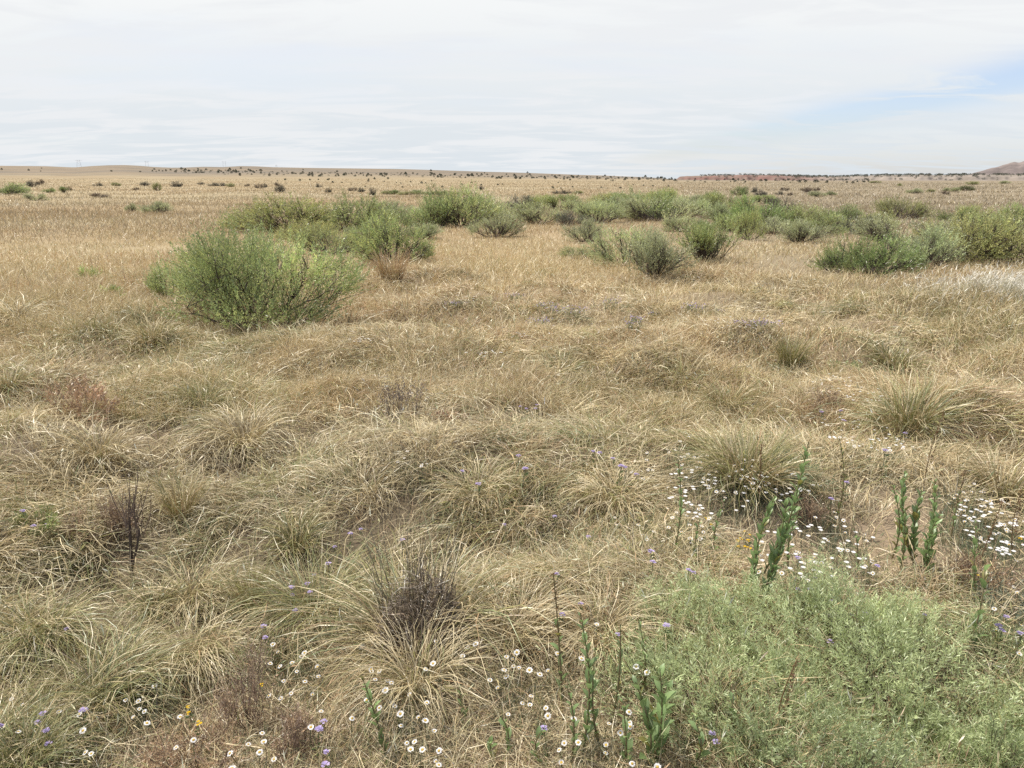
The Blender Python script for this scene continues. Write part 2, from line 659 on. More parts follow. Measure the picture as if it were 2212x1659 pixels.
def bench_c(x, y):
    r = np.hypot(x, y)
    az = np.arctan2(x, y)
    n = fbm(x / 25, y / 25, 72, 3)[..., None]
    red = np.array([.20, .115, .095])
    pale = np.array([.27, .228, .19])
    a = sstep(.33, .42, az)[..., None]
    c = red * (1 - a) + pale * a
    s = sstep(.4, .6, fbm(az * 60, r / 18, 73, 2))[..., None]
    c = c * (1 - .45 * s) + np.array([.20, .165, .13]) * .45 * s
    top = sstep(1990, 2060, r)[..., None]
    c = c * (1 - top) + np.array([.17, .16, .11]) * top
    return c * (.75 + .5 * n)


ba = np.linspace(BA[0], BA[-1], 700)
o = ring_grid(np.concatenate([np.linspace(1640, 2120, 70), [2400, 2900]]), ba, bench_h, bench_c, 'cliff', M_ROCK)
tag(o, 'long low cliff of red and pale rock ledges along the horizon', None, None, 'structure')


def mesa_h(x, y):
    r = np.hypot(x, y)
    az = np.arctan2(x, y)
    top = np.interp(az, MA, MZ)
    top = top + (fbm(az * 160, az * 0 + 1, 84, 3) - .5) * 9 * np.clip((top - 30) / 30, 0, 1)
    b = 18.0
    prof = np.interp(r, [2560, 2700, 2850, 2960, 3000, 3400, 3700], [-.4, .25, .62, .90, 1, 1, .2])
    gul = (fbm(az * 120, r / 400, 80, 3) - .5) * 16 * np.clip((top - b) / 50, 0, 1) * (1 - sstep(2930, 3000, r))
    return b + (top - b) * prof + gul


def mesa_c(x, y):
    n = fbm(x / 60, y / 60, 82, 3)[..., None]
    z = mesa_h(x, y)
    st = sstep(.45, .6, vn(z / 7, z * 0 + 2, 83))[..., None]
    c = np.array([.245, .20, .18]) * (1 - .6 * st) + np.array([.165, .135, .125]) * .6 * st
    return c * (.55 + .9 * n)


o = ring_grid(np.linspace(2560, 3700, 90), np.linspace(MA[0], MA[-1], 260), mesa_h, mesa_c, 'mesa', M_ROCK)
tag(o, 'pale pinkish mesa with a flat top rising behind the rocky bench', None, None, 'structure')


# ------------------------------------------------------------------ grass (nobody could count it)
def scatter(n, r1, r2, amax, mix=0.0):
    """positions with about the same number of blades on every part of the picture"""
    r = 1 / rng.uniform(1 / r2, 1 / r1, n)
    if mix:
        k = rng.random(n) < mix
        r[k] = np.exp(rng.uniform(math.log(r1), math.log(r2), k.sum()))
    a = rng.uniform(-amax, amax, n)
    return r * np.sin(a), r * np.cos(a), r


def wpx(r):
    return 0.0010 + 0.00078 * r


def mat_grass(n_cl, r1, r2, per, S, name, label, fall=0.6):
    x, y, r = scatter(n_cl, r1, r2, 1.02, .3)
    hum = fbm(x / 0.95 + 3.7, y / 0.95, 3, 2)
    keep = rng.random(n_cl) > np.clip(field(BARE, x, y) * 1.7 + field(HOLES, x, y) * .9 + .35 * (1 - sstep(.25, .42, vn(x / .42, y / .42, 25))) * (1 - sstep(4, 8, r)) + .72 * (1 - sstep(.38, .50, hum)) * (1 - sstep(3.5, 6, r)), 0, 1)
    x, y, r = x[keep], y[keep], r[keep]
    n = len(x)
    lod = rng.random(n) < fall
    caz = vn(x / 1.1, y / 1.1, 20) * 11 + rng.normal(0, .6, n)
    rc = rng.uniform(.03, .12, n) * np.clip(r / 4, .8, 2.2)
    sc = rng.uniform(.65, 1.25, n)
    bright = np.exp(rng.normal(0, .12, n))
    pc = pick(x, y)
    i = np.repeat(np.arange(n), per)
    m = len(i)
    bx = x[i] + rng.normal(0, 1, m) * rc[i]
    by = y[i] + rng.normal(0, 1, m) * rc[i]
    base = np.stack([bx, by, hgt(bx, by) - .01], 1)
    az = np.where(lod[i], caz[i] + rng.normal(0, .55, m), np.arctan2(bx - x[i], by - y[i]) + rng.normal(0, .6, m))
    el = np.where(lod[i], rng.uniform(.1, .85, m), rng.uniform(.4, 1.4, m))
    droop = np.where(lod[i], rng.uniform(.5, 1.7, m), rng.uniform(.5, 2.2, m))
    L = rng.uniform(.10, .37, m) * sc[i] * (.68 + .32 * sstep(1.6, 4.5, r[i]))
    W = wpx(r[i]) * rng.uniform(.5, 1.0, m)
    c = pick(bx, by)
    k = rng.random(m) < .45
    c[k] = pc[i][k] * np.exp(rng.normal(0, .15, k.sum()))[:, None]
    c *= bright[i][:, None]
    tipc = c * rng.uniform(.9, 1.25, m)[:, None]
    mb = MB()
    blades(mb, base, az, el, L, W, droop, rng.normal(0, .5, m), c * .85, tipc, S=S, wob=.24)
    o = mb.build(name, M_STRAW)
    tag(o, label, None, None, 'stuff')


mat_grass(4900, 1.25, 13, 120, 5, 'matted_grass', 'dry matted straw coloured grass lying over the hummocks', .84)

# broken litter lying flat
x, y, r = scatter(180000, 1.1, 10, 1.02)
k = rng.random(len(x)) < np.clip(.24 + field(BARE, x, y) * .2, 0, .7)
x, y, r = x[k], y[k], r[k]
base = np.stack([x, y, hgt(x, y) + rng.uniform(0, .02, len(x))], 1)
mb = MB()
c = pick(x, y, (1.4, 1.3, .8, .8, .4, .3, 1.6, 1.6))
blades(mb, base, rng.uniform(0, 2 * PI, len(x)), rng.uniform(0, .35, len(x)), rng.uniform(.05, .22, len(x)), wpx(r) * rng.uniform(.5, 1.1, len(x)), rng.uniform(0, .6, len(x)), rng.normal(0, .5, len(x)), c, c, S=2)
tag(mb.build('grass_litter', M_STRAW), 'short broken straw lying on the soil', None, None, 'stuff')

# thin upright stalks through the mat
x, y, r = scatter(36000, 1.3, 13, 1.0)
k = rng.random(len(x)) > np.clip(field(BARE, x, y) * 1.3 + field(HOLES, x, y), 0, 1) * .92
x, y, r = x[k], y[k], r[k]
m = len(x)
base = np.stack([x, y, hgt(x, y)], 1)
c = pick(x, y, (.8, 1.2, 1.4, 1.0, 1.2, .8, .8, 1.0))
mb = MB()
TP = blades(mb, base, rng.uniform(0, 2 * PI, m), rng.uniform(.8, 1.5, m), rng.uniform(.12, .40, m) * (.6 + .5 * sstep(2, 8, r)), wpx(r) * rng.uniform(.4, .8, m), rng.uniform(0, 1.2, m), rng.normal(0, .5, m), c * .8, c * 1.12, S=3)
q = rng.choice(m, 9000, replace=False)
for step in range(2):
    d = unit(TP[q, -1] - TP[q, -2] + rng.normal(0, .01, (len(q), 3)))
    leaves(mb, TP[q, -1] - d * (.012 * step), d, rng.uniform(.02, .05, len(q)), wpx(r[q]) * rng.uniform(.9, 1.6, len(q)), np.clip(c[q] * rng.uniform(1.0, 1.4, (len(q), 1)), 0, .6))
tag(mb.build('standing_grass', M_STRAW), 'thin upright dry grass stalks standing through the mat', None, None, 'stuff')

# knee-high standing grass in the middle distance
x, y, r = scatter(520000, 5.0, 48, .84, .12)
pat = fbm(x / 1.8, y / 2.6, 90, 2)
k = rng.random(len(x)) < (sstep(.22, .5, pat) * .8 + .25) * (1 - sstep(24, 47, r))
x, y, r = x[k], y[k], r[k]
m = len(x)
base = np.stack([x, y, hgt(x, y) - .01], 1)
c = pick(x, y, (.6, 1.6, 1.0, 1, .5, .3, .25, .5), .07)
c *= (1.02 + .3 * fbm(x / 1.8, y / 2.6, 91, 2))[:, None]
hh = rng.uniform(.12, .36, m) * (.7 + .6 * pat[k]) * (.5 + .5 * sstep(6, 11, r)) * (1 - .55 * sstep(10, 26, r))
mb = MB()
blades(mb, base, rng.uniform(0, 2 * PI, m), rng.uniform(.75, 1.5, m), hh, wpx(r) * rng.uniform(.35, .8, m), rng.uniform(.1, 1.5, m), rng.normal(0, .4, m), c * .95, c * 1.08, S=2, ground=False)
tag(mb.build('meadow_grass', M_STRAW), 'golden dry grass standing knee high across the middle of the plain', None, None, 'stuff')

# far grass
x, y, r = scatter(300000, 20, 420, .72, .2)
k = rng.random(len(x)) < sstep(19, 42, r)
x, y, r = x[k], y[k], r[k]
m = len(x)
base = np.stack([x, y, hgt(x, y) - .02], 1)
gc = ground_colour(x, y)
c = gc * np.exp(rng.normal(0, .11, m))[:, None] * .98
k = rng.random(m) < .35
c[k] = pick(x[k], y[k], (.3, 1, 1.2, 1, .5, .4, .4, 1.0), .10) * .95
mb = MB()
blades(mb, base, rng.uniform(0, 2 * PI, m), rng.uniform(.7, 1.5, m), rng.uniform(.10, .28, m), wpx(r) * rng.uniform(.4, .85, m), rng.uniform(.1, 1.2, m), rng.normal(0, .3, m), c * .9, c * 1.1, S=1, ground=False, tip=.4)
tag(mb.build('distant_grass', M_STRAW), 'tan dry grass thinning out over the far plain', None, None, 'stuff')

# white plumed patch at the right edge
pc = G(2165, 655)
m = 2900
x = pc[0] + rng.normal(0, 1, m) * .52 + .25
y = pc[1] + rng.normal(0, 1, m) * .75
base = np.stack([x, y, hgt(x, y)], 1)
mb = MB()
c = np.tile(np.array([.36, .33, .22]), (m, 1)) * np.exp(rng.normal(0, .15, m))[:, None]
az = rng.normal(1.2, .9, m)
P = blades(mb, base, az, rng.uniform(1.0, 1.5, m), rng.uniform(.22, .42, m), np.full(m, .006), rng.uniform(.2, 1.0, m), rng.normal(0, .4, m), c, c, S=3)
wc = np.tile(np.array([.66, .61, .50]), (m, 1)) * rng.uniform(.7, 1.05, m)[:, None]
blades(mb, P[:, -1], az + rng.normal(0, .3, m), rng.uniform(.2, 1.3, m), rng.uniform(.05, .12, m), rng.uniform(.006, .010, m), rng.uniform(.3, 1.2, m), rng.normal(0, .4, m), wc, wc, S=2)
tag(mb.build('plumed_grass', M_STRAW), 'grass with fluffy white plumes at the right edge below the shrubs', None, None, 'stuff')

# ------------------------------------------------------------------ grass tussocks one can tell apart


def tussock(u, v, w, h, n, kind, label, name='grass_tussock', parent=None, lean=None, extra=None, dark=1.0):
    p = G(u, v)
    k = px(p)
    R, H = w * k / 2, h * k
    mb = MB()
    a0 = rng.uniform(0, 2 * PI, n)
    rad = np.sqrt(rng.random(n)) * R * (.30 if kind != 'upright' else .4)
    bx, by = rad * np.sin(a0), rad * np.cos(a0)
    base = np.stack([bx, by, hgt(bx + p[0], by + p[1]) - p[2] - .01], 1)
    az = a0 + rng.normal(0, .5, n)
    if lean is not None:
        q = rng.random(n) < .6
        az[q] = lean + rng.normal(0, .5, q.sum())
    if kind == 'fountain':
        az += rng.normal(0, .35, n)
        el, droop, L = rng.uniform(.7, 1.45, n), rng.uniform(1.2, 2.7, n), rng.uniform(.75, 1.25, n) * math.hypot(R, H) * 1.05
    elif kind == 'upright':
        el, droop, L = rng.uniform(1.15, 1.55, n), rng.uniform(.1, 1.1, n), rng.uniform(.6, 1.15, n) * H * 1.1
    else:  # a low bunch
        el, droop, L = rng.uniform(.5, 1.5, n), rng.uniform(.4, 1.9, n), rng.uniform(.6, 1.15, n) * max(H, R) * 1.05
    r = math.hypot(p[0], p[1])
    W = wpx(r) * rng.uniform(.6, 1.15, n)
    c = pick(bx + p[0], by + p[1], extra) * dark
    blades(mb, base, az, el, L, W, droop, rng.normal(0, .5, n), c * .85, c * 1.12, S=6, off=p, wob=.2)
    o = mb.build(name, M_STRAW, parent)
    if parent is None:
        o.location = p
        tag(o, label, 'grass tussock', 'grass tussocks standing out of the dry mat')
    return o, p


EG = (.7, .9, .5, .2, 2.2, 1.8, .4, .6)     # greenish bunch
ES = (1.5, 1.4, .8, .4, .8, .5, .4, .6)     # straw
EO = (.6, 1.0, 1.3, .4, 2.2, .7, .3, .8)    # olive gold
T = [
    (690, 1345, 330, 150, 620, 'fountain', 'drooping green and straw tussock beside the dead grey core', None, EG),
    (905, 1490, 230, 170, 420, 'fountain', 'small fountain of pale blades drooping over daisies below the dead grey core', None, ES),
    (1110, 1400, 260, 150, 480, 'fountain', 'long pale blades arching over the dark hollow right of the dead grey core', 1.3, ES),
    (1300, 1400, 190, 130, 380, 'fountain', 'straw tussock with a shaded base beside the silvery bush', None, ES),
    (1610, 1045, 280, 170, 800, 'bunch', 'large olive bunchgrass behind the white daisies and tall leafy stalks', None, EO),
    (1960, 930, 270, 150, 700, 'bunch', 'yellowish green bunchgrass at right with a cascade of blades on its left', None, EG),
    (2160, 1080, 200, 140, 480, 'bunch', 'golden tussock with bent pale blades at right edge above dense daisies', None, EO),
    (1705, 795, 90, 75, 260, 'upright', 'narrow dark green upright bunch in pale grass right of centre', None, EG),
    (1930, 800, 170, 70, 380, 'bunch', 'low wide olive bunch with a dark base below the plumed grass', None, EG),
    (395, 1135, 90, 120, 260, 'upright', 'golden upright sheaf beyond the dark dead stalk', None, EO),
    (545, 1330, 90, 130, 260, 'upright', 'straw upright sheaf between dark hollows left of the grey core', None, EO),
    (1215, 820, 120, 75, 420, 'bunch', 'rounded olive brown bunch in pale matted grass at centre', None, EO),
    (20, 850, 90, 80, 300, 'bunch', 'yellow green bunch at the left picture edge beside rusty weeds', None, EG),
    (60, 1680, 240, 150, 520, 'bunch', 'fresh green clump in the bottom left corner', None, (.4, .5, .3, .2, 2.4, 3.0, .2, .3)),
    (1030, 1085, 150, 100, 320, 'fountain', 'pale bent blades over a dark hollow near the middle', None, ES),
    (215, 1000, 190, 90, 380, 'fountain', 'bleached drooping tussock over a dark hollow at left', None, ES),
    (530, 960, 210, 85, 420, 'fountain', 'grey straw dome of blades with a dark gap under it', None, (1.4, 1.3, .4, .2, .6, .8, 1.2, .5)),
    (440, 885, 140, 65, 320, 'bunch', 'straw mound with a green base left of the middle', None, EG),
    (640, 1190, 150, 110, 380, 'bunch', 'olive straw bunch beside a dark gap above the upright sheaf', None, EG),
    (1330, 1100, 200, 100, 440, 'fountain', 'bleached blades bent over in the middle left of the daisies', None, ES),
    (1570, 890, 170, 80, 420, 'bunch', 'dull olive bunch on the slope behind the large bunchgrass', None, EO),
    (330, 740, 150, 60, 320, 'bunch', 'brown straw tussock in front of the big green shrub', None, ES),
    (845, 610, 110, 70, 300, 'upright', 'rusty orange grass under the round shrub behind the big shrub', None, (.3, .8, 1.0, 3.5, .2, .1, .3, 1.2)),
    (750, 720, 110, 60, 300, 'bunch', 'rusty orange tuft at the right foot of the big green shrub', None, (.3, .8, 1.0, 3.5, .2, .1, .3, 1.2)),
    (40, 700, 130, 50, 300, 'fountain', 'grey drooping tussock with a dark hollow at the left edge', None, (1.2, 1, .3, .3, .5, .6, 2, .8)),
    (240, 1520, 330, 150, 620, 'fountain', 'grey green mound of long blades near the lower left', 1.0, EG),
    (430, 1310, 210, 110, 460, 'fountain', 'straw tussock right of the dark dead stalk above the lower left mounds', 1.8, ES),
    (340, 1330, 150, 90, 300, 'bunch', 'small olive straw bunch at the foot of the dark dead stalk', None, EG),
    (100, 1400, 260, 130, 520, 'fountain', 'long arched blades sweeping down at the left edge', 2.4, EG),
    (430, 1440, 260, 140, 480, 'fountain', 'straw tussock with bent stalks between lower left mounds', 2.6, ES),
]
for u, v, w, h, n, kd, lab, lean, ex in T:
    tussock(u, v, w, h, n, kd, lab, lean=lean, extra=ex)

# the tussock with the dead grey core, in the middle of the foreground
p = G(915, 1405)
root = empty('dead_tussock', p, 'tussock with a dead dark grey core and thin dark upright stems', 'grass tussock', 'grass tussocks standing out of the dry mat')
k = px(p)


def local_ground(bx, by, p):
    return hgt(bx + p[0], by + p[1]) - p[2]


n = 2600
a0 = rng.uniform(0, 2 * PI, n)
rad = np.sqrt(rng.random(n)) * 88 * k * (.7 + .5 * vn(a0 * 1.5, a0 * 0, 8))
hh = rng.random(n) * .28 * np.sqrt(np.clip(1 - (rad / (80 * k)) ** 2, 0, 1))
base = np.stack([rad * np.sin(a0), rad * np.cos(a0), np.maximum(hh, local_ground(rad * np.sin(a0), rad * np.cos(a0), p))], 1)
mb = MB()
c = np.array([.135, .10, .068]) * np.exp(rng.normal(0, .1, (n, 1))) * np.exp(rng.normal(0, .35, n))[:, None]
blades(mb, base, a0 + rng.normal(0, 1.0, n), rng.uniform(-.2, 1.4, n), rng.uniform(.04, .13, n), rng.uniform(.002, .0042, n), rng.uniform(-1, 2, n), rng.normal(0, 1.2, n), c, c * 1.2, S=4, off=p, wob=.5)
mb.build('core', M_STRAW, root)
n = 70
mb = MB()
a0 = rng.uniform(0, 2 * PI, n)
rad = np.sqrt(rng.random(n)) * 80 * k
base = np.stack([rad * np.sin(a0) - .03, rad * np.cos(a0) * .8 + .05, np.full(n, .12)], 1)
c = np.tile([.12, .105, .07], (n, 1)) * np.exp(rng.normal(0, .2, n))[:, None]
blades(mb, base, a0 + rng.normal(0, .5, n), rng.uniform(1.1, 1.56, n), rng.uniform(.15, .46, n), rng.uniform(.002, .0036, n), rng.uniform(-.1, .25, n), rng.normal(0, .3, n), c, c * 1.2, S=4, ground=False, wob=.06)
mb.build('seed_stem', M_STRAW, root)
n = 900
mb = MB()
a0 = rng.uniform(0, 2 * PI, n)
rad = rng.uniform(40, 100, n) * k
bx, by = rad * np.sin(a0), rad * np.cos(a0) + .06
base = np.stack([bx, by, local_ground(bx, by, p)], 1)
c = pick(bx + p[0], by + p[1], EG)
keep = ~((np.cos(a0) < -.2) & (np.abs(np.sin(a0)) < .85)) | (rng.random(n) < .22)
blades(mb, base[keep], (a0 + rng.normal(0, .5, n))[keep], rng.uniform(.6, 1.4, n)[keep], rng.uniform(.25, .55, n)[keep], rng.uniform(.0025, .0045, n)[keep], rng.uniform(.8, 2.2, n)[keep], rng.normal(0, .4, n)[keep], c[keep] * .75, c[keep] * 1.1, S=6, off=p)
mb.build('blade_skirt', M_STRAW, root)

# ------------------------------------------------------------------ shrubs


def shrub_meshes(seed, R, H, lobes, twigs, per, leafL, leafW, greens, stems=10, upright=.5, bark=(.11, .085, .07), low=.15, fill=.55, twl=.20, bark_r=.011, tipc=None):
    """branching stems and leafy sprays in uneven lobes. Returns (foliage mesh, stem mesh)"""
    g = np.random.default_rng(seed)
    la = g.uniform(0, 2 * PI, lobes)
    lr = np.sqrt(g.random(lobes)) * R * .80
    lh = H * (g.uniform(.12, .80, lobes) * np.sqrt(np.clip(1 - (lr / (R * 1.05)) ** 2, .08, 1)))
    lc = np.stack([lr * np.sin(la), lr * np.cos(la), lh], 1)
    ls = g.uniform(.24, .42, lobes) * min(R, H * 1.4)
    lw = g.uniform(.3, 1.7, lobes)
    li = g.choice(lobes, twigs, p=lw / lw.sum())
    d = unit(g.normal(0, 1, (twigs, 3)))
    rad = ls[li] * g.uniform(fill, 1.0, twigs)
    b = lc[li] + d * rad[:, None] * np.array([1, 1, .85])
    b[:, 2] = np.clip(b[:, 2], low * H * g.uniform(.6, 1.3, twigs), None)
    out = unit(b - np.array([0, 0, -.15 * H]))
    td = unit(out * .9 + d * .5 + np.array([0, 0, upright]) + g.normal(0, .28, (twigs, 3)))
    tl = g.uniform(.55, 1.25, twigs) * twl
    n = twigs * per
    i = np.repeat(np.arange(twigs), per)
    t = np.tile((np.arange(per) + .5) / per, twigs)
    bend = np.array([0, 0, .25]) * upright
    tp = b[i] + td[i] * (tl[i] * t)[:, None] + bend * (tl[i] * t * t)[:, None] + g.normal(0, .008 * R, (n, 3))
    ang = g.uniform(0, 2 * PI, n)
    e1 = unit(np.cross(td, np.array([.3, .2, 1.0])))
    e2 = np.cross(e1, td)
    ldir = unit(td[i] + (e1[i] * np.cos(ang)[:, None] + e2[i] * np.sin(ang)[:, None]) * g.uniform(.4, 1.1, n)[:, None])
    greens = np.asarray(greens)
    tw = greens[g.integers(0, len(greens), twigs)] * np.exp(g.normal(0, .16, twigs))[:, None]
    lobe_t = np.exp(g.normal(0, .20, lobes))
    c = tw[i] * lobe_t[li[i]][:, None] * np.exp(g.normal(0, .14, n))[:, None]
    if tipc is not None:
        q = (t > .75)[:, None]
        c = np.where(q, c * .5 + np.asarray(tipc) * .5, c)
    mf = MB()
    leaves(mf, tp, ldir, leafL * g.uniform(.7, 1.3, n), leafW * g.uniform(.7, 1.3, n), c)
    # stems: base to each lobe, then lobe stem to sprays
    ms = MB()
    K = 7
    ns = max(stems, lobes)
    tgt = lc[np.arange(ns) % lobes] + g.normal(0, .08 * R, (ns, 3))
    b0 = np.stack([g.normal(0, .07 * R, ns), g.normal(0, .07 * R, ns), np.full(ns, -.03)], 1)
    tt = np.linspace(0, 1, K)[None, :, None]
    midp = b0 * .5 + tgt * .5 + np.stack([tgt[:, 0] * .22, tgt[:, 1] * .22, -.10 * H + 0 * tgt[:, 0]], 1) + g.normal(0, .04 * R, (ns, 3))
    P = b0[:, None] * (1 - tt) ** 2 + midp[:, None] * 2 * tt * (1 - tt) + tgt[:, None] * tt ** 2
    P[:, 1:-1] += g.normal(0, .012 * R, (ns, K - 2, 3))
    Rr = bark_r * np.linspace(1.25, .4, K)[None] * g.uniform(.7, 1.3, ns)[:, None]
    bc = np.asarray(bark) * np.exp(g.normal(0, .2, ns))[:, None]
    tubes(ms, P, Rr, bc)
    nb = min(twigs, 420)
    s = g.choice(twigs, nb, replace=False)
    owner = np.where(np.isin(li[s], np.arange(lobes)), li[s], 0)
    st = P[owner, g.integers(2, K, nb)]
    en = b[s] + td[s] * tl[s][:, None] * .7
    tt = np.linspace(0, 1, 4)[None, :, None]
    Q = st[:, None] * (1 - tt) + en[:, None] * tt
    Q[:, 1:3] += g.normal(0, .02 * R, (nb, 2, 3)) + np.array([0, 0, .02 * H])
    tubes(ms, Q, bark_r * .38 * np.linspace(1, .4, 4)[None] * np.ones((nb, 1)), np.asarray(bark) * np.exp(g.normal(0, .25, nb))[:, None], k=3)
    return mf, ms


GRN = [(.165, .225, .090), (.190, .245, .100), (.140, .205, .085), (.210, .255, .105)]
SIL = [(.215, .260, .150), (.240, .285, .160), (.190, .235, .135), (.265, .300, .175)]
OLV = [(.200, .215, .080), (.225, .230, .085), (.170, .195, .075), (.240, .235, .090)]
DRK = [(.085, .090, .060), (.10, .10, .07), (.12, .105, .075), (.075, .085, .055)]
BRT = [(.225, .295, .105), (.205, .280, .100), (.250, .305, .120), (.180, .250, .090)]
BRN = [(.15, .105, .065), (.17, .12, .075), (.11, .095, .06), (.13, .09, .06)]


def put_shrub(mf, ms, name, loc, label, cat, group, fm=None):
    root = empty(name, loc, label, cat, group)
    mf.build('foliage', fm or M_LEAF, root)
    ms.build('stem', M_WOOD, root)
    return root


GRN = [tuple(np.array(c) * (1.51, 1.42, 1.32)) for c in GRN]
SIL = [tuple(np.array(c) * (1.40, 1.40, 1.15)) for c in SIL]
OLV = [tuple(np.array(c) * (1.53, 1.42, 1.36)) for c in OLV]
BRT = [tuple(np.array(c) * (1.44, 1.36, 1.30)) for c in BRT]
DRK = [tuple(np.array(c) * 1.35) for c in DRK]
OLV = [tuple(np.array(c) * (.88, 1.04, 1.05)) for c in OLV]
GRN, SIL, OLV = ([tuple(np.array(c) * (1.38, 1.26, 1.30)) for c in q] for q in (GRN, SIL, OLV))

SG = 'green shrubs in the band across the middle'
p = G(560, 695)
k = px(p)
mf, ms = shrub_meshes(101, 216 * k, 192 * k, 28, 2000, 20, .036, .0095, GRN, stems=28, upright=.6, low=.14, fill=.35, twl=.21, bark_r=.012, tipc=(.27, .32, .15))
put_shrub(mf, ms, 'shrub', p, 'biggest round green shrub standing nearest, with dark stems showing', 'shrub', SG)
p = G(365, 655)
k = px(p)
mf, ms = shrub_meshes(102, 42 * k, 75 * k, 6, 190, 18, .034, .009, GRN, stems=5, upright=.9, low=.2, fill=.3, twl=.18, bark_r=.006, tipc=(.27, .32, .15))
put_shrub(mf, ms, 'shrub', p, 'small loose green shrub just left of the biggest shrub', 'shrub', SG)

PROTO = {}
for kd, cols, upr, tipc, n, per, lf in (('g', GRN, .7, (.27, .32, .15), 560, 14, (.046, .0150)), ('s', SIL, .8, (.36, .39, .25), 560, 14, (.044, .0140)), ('o', OLV, .8, (.30, .29, .12), 540, 13, (.044, .0140)),
                                        ('d', DRK, .8, None, 380, 12, (.055, .013)), ('y', BRT, .7, (.25, .30, .11), 460, 14, (.046, .0150)), ('b', BRN, .8, None, 330, 11, (.050, .013))):
    PROTO[kd] = []
    for s in range(3 if kd in 'gso' else 2):
        mf, ms = shrub_meshes(200 + 17 * s + ord(kd), 1.0, 1.0, 15 + 4 * s, int(n * 1.45), per, lf[0], lf[1], cols, stems=12, upright=upr * .6, low=.08, fill=.3, twl=.20, bark_r=.014, tipc=tipc)
        PROTO[kd].append((mf.mesh('foliage', M_LEAF), ms.mesh('stem', M_WOOD)))
_first = {}


def add_shrub(kd, u, v, w, h, label, group, var=None, name='shrub', cat='shrub', tint=None, rz=None, parts=True):
    p = G(u, v)
    k = px(p)
    var = (int(u * 7 + v * 3)) % len(PROTO[kd]) if var is None else var
    key = (kd, var, name)
    sc = (w * k / 2 * 1.65, w * k / 2 * 1.4, h * k * 1.08)
    rz = (u * 1.37 + v) % 6.28 if rz is None else rz
    j = 1 + .10 * math.sin(u * 3.1 + v)
    tint = tint or (j, j * (1 + .04 * math.sin(u)), j * (1 + .05 * math.sin(v)))
    if key not in _first:
        root = empty(name, p, label, cat, group, rz)
        fo = bpy.data.objects.new('foliage', PROTO[kd][var][0])
        so = bpy.data.objects.new('stem', PROTO[kd][var][1])
        for o in (fo, so):
            col.objects.link(o)
            o.parent = root
        root.scale = sc
        fo.color = (*tint, 1)
        _first[key] = root
        return root
    return dup(_first[key], p, (0, 0, rz), sc, label, group, tint)


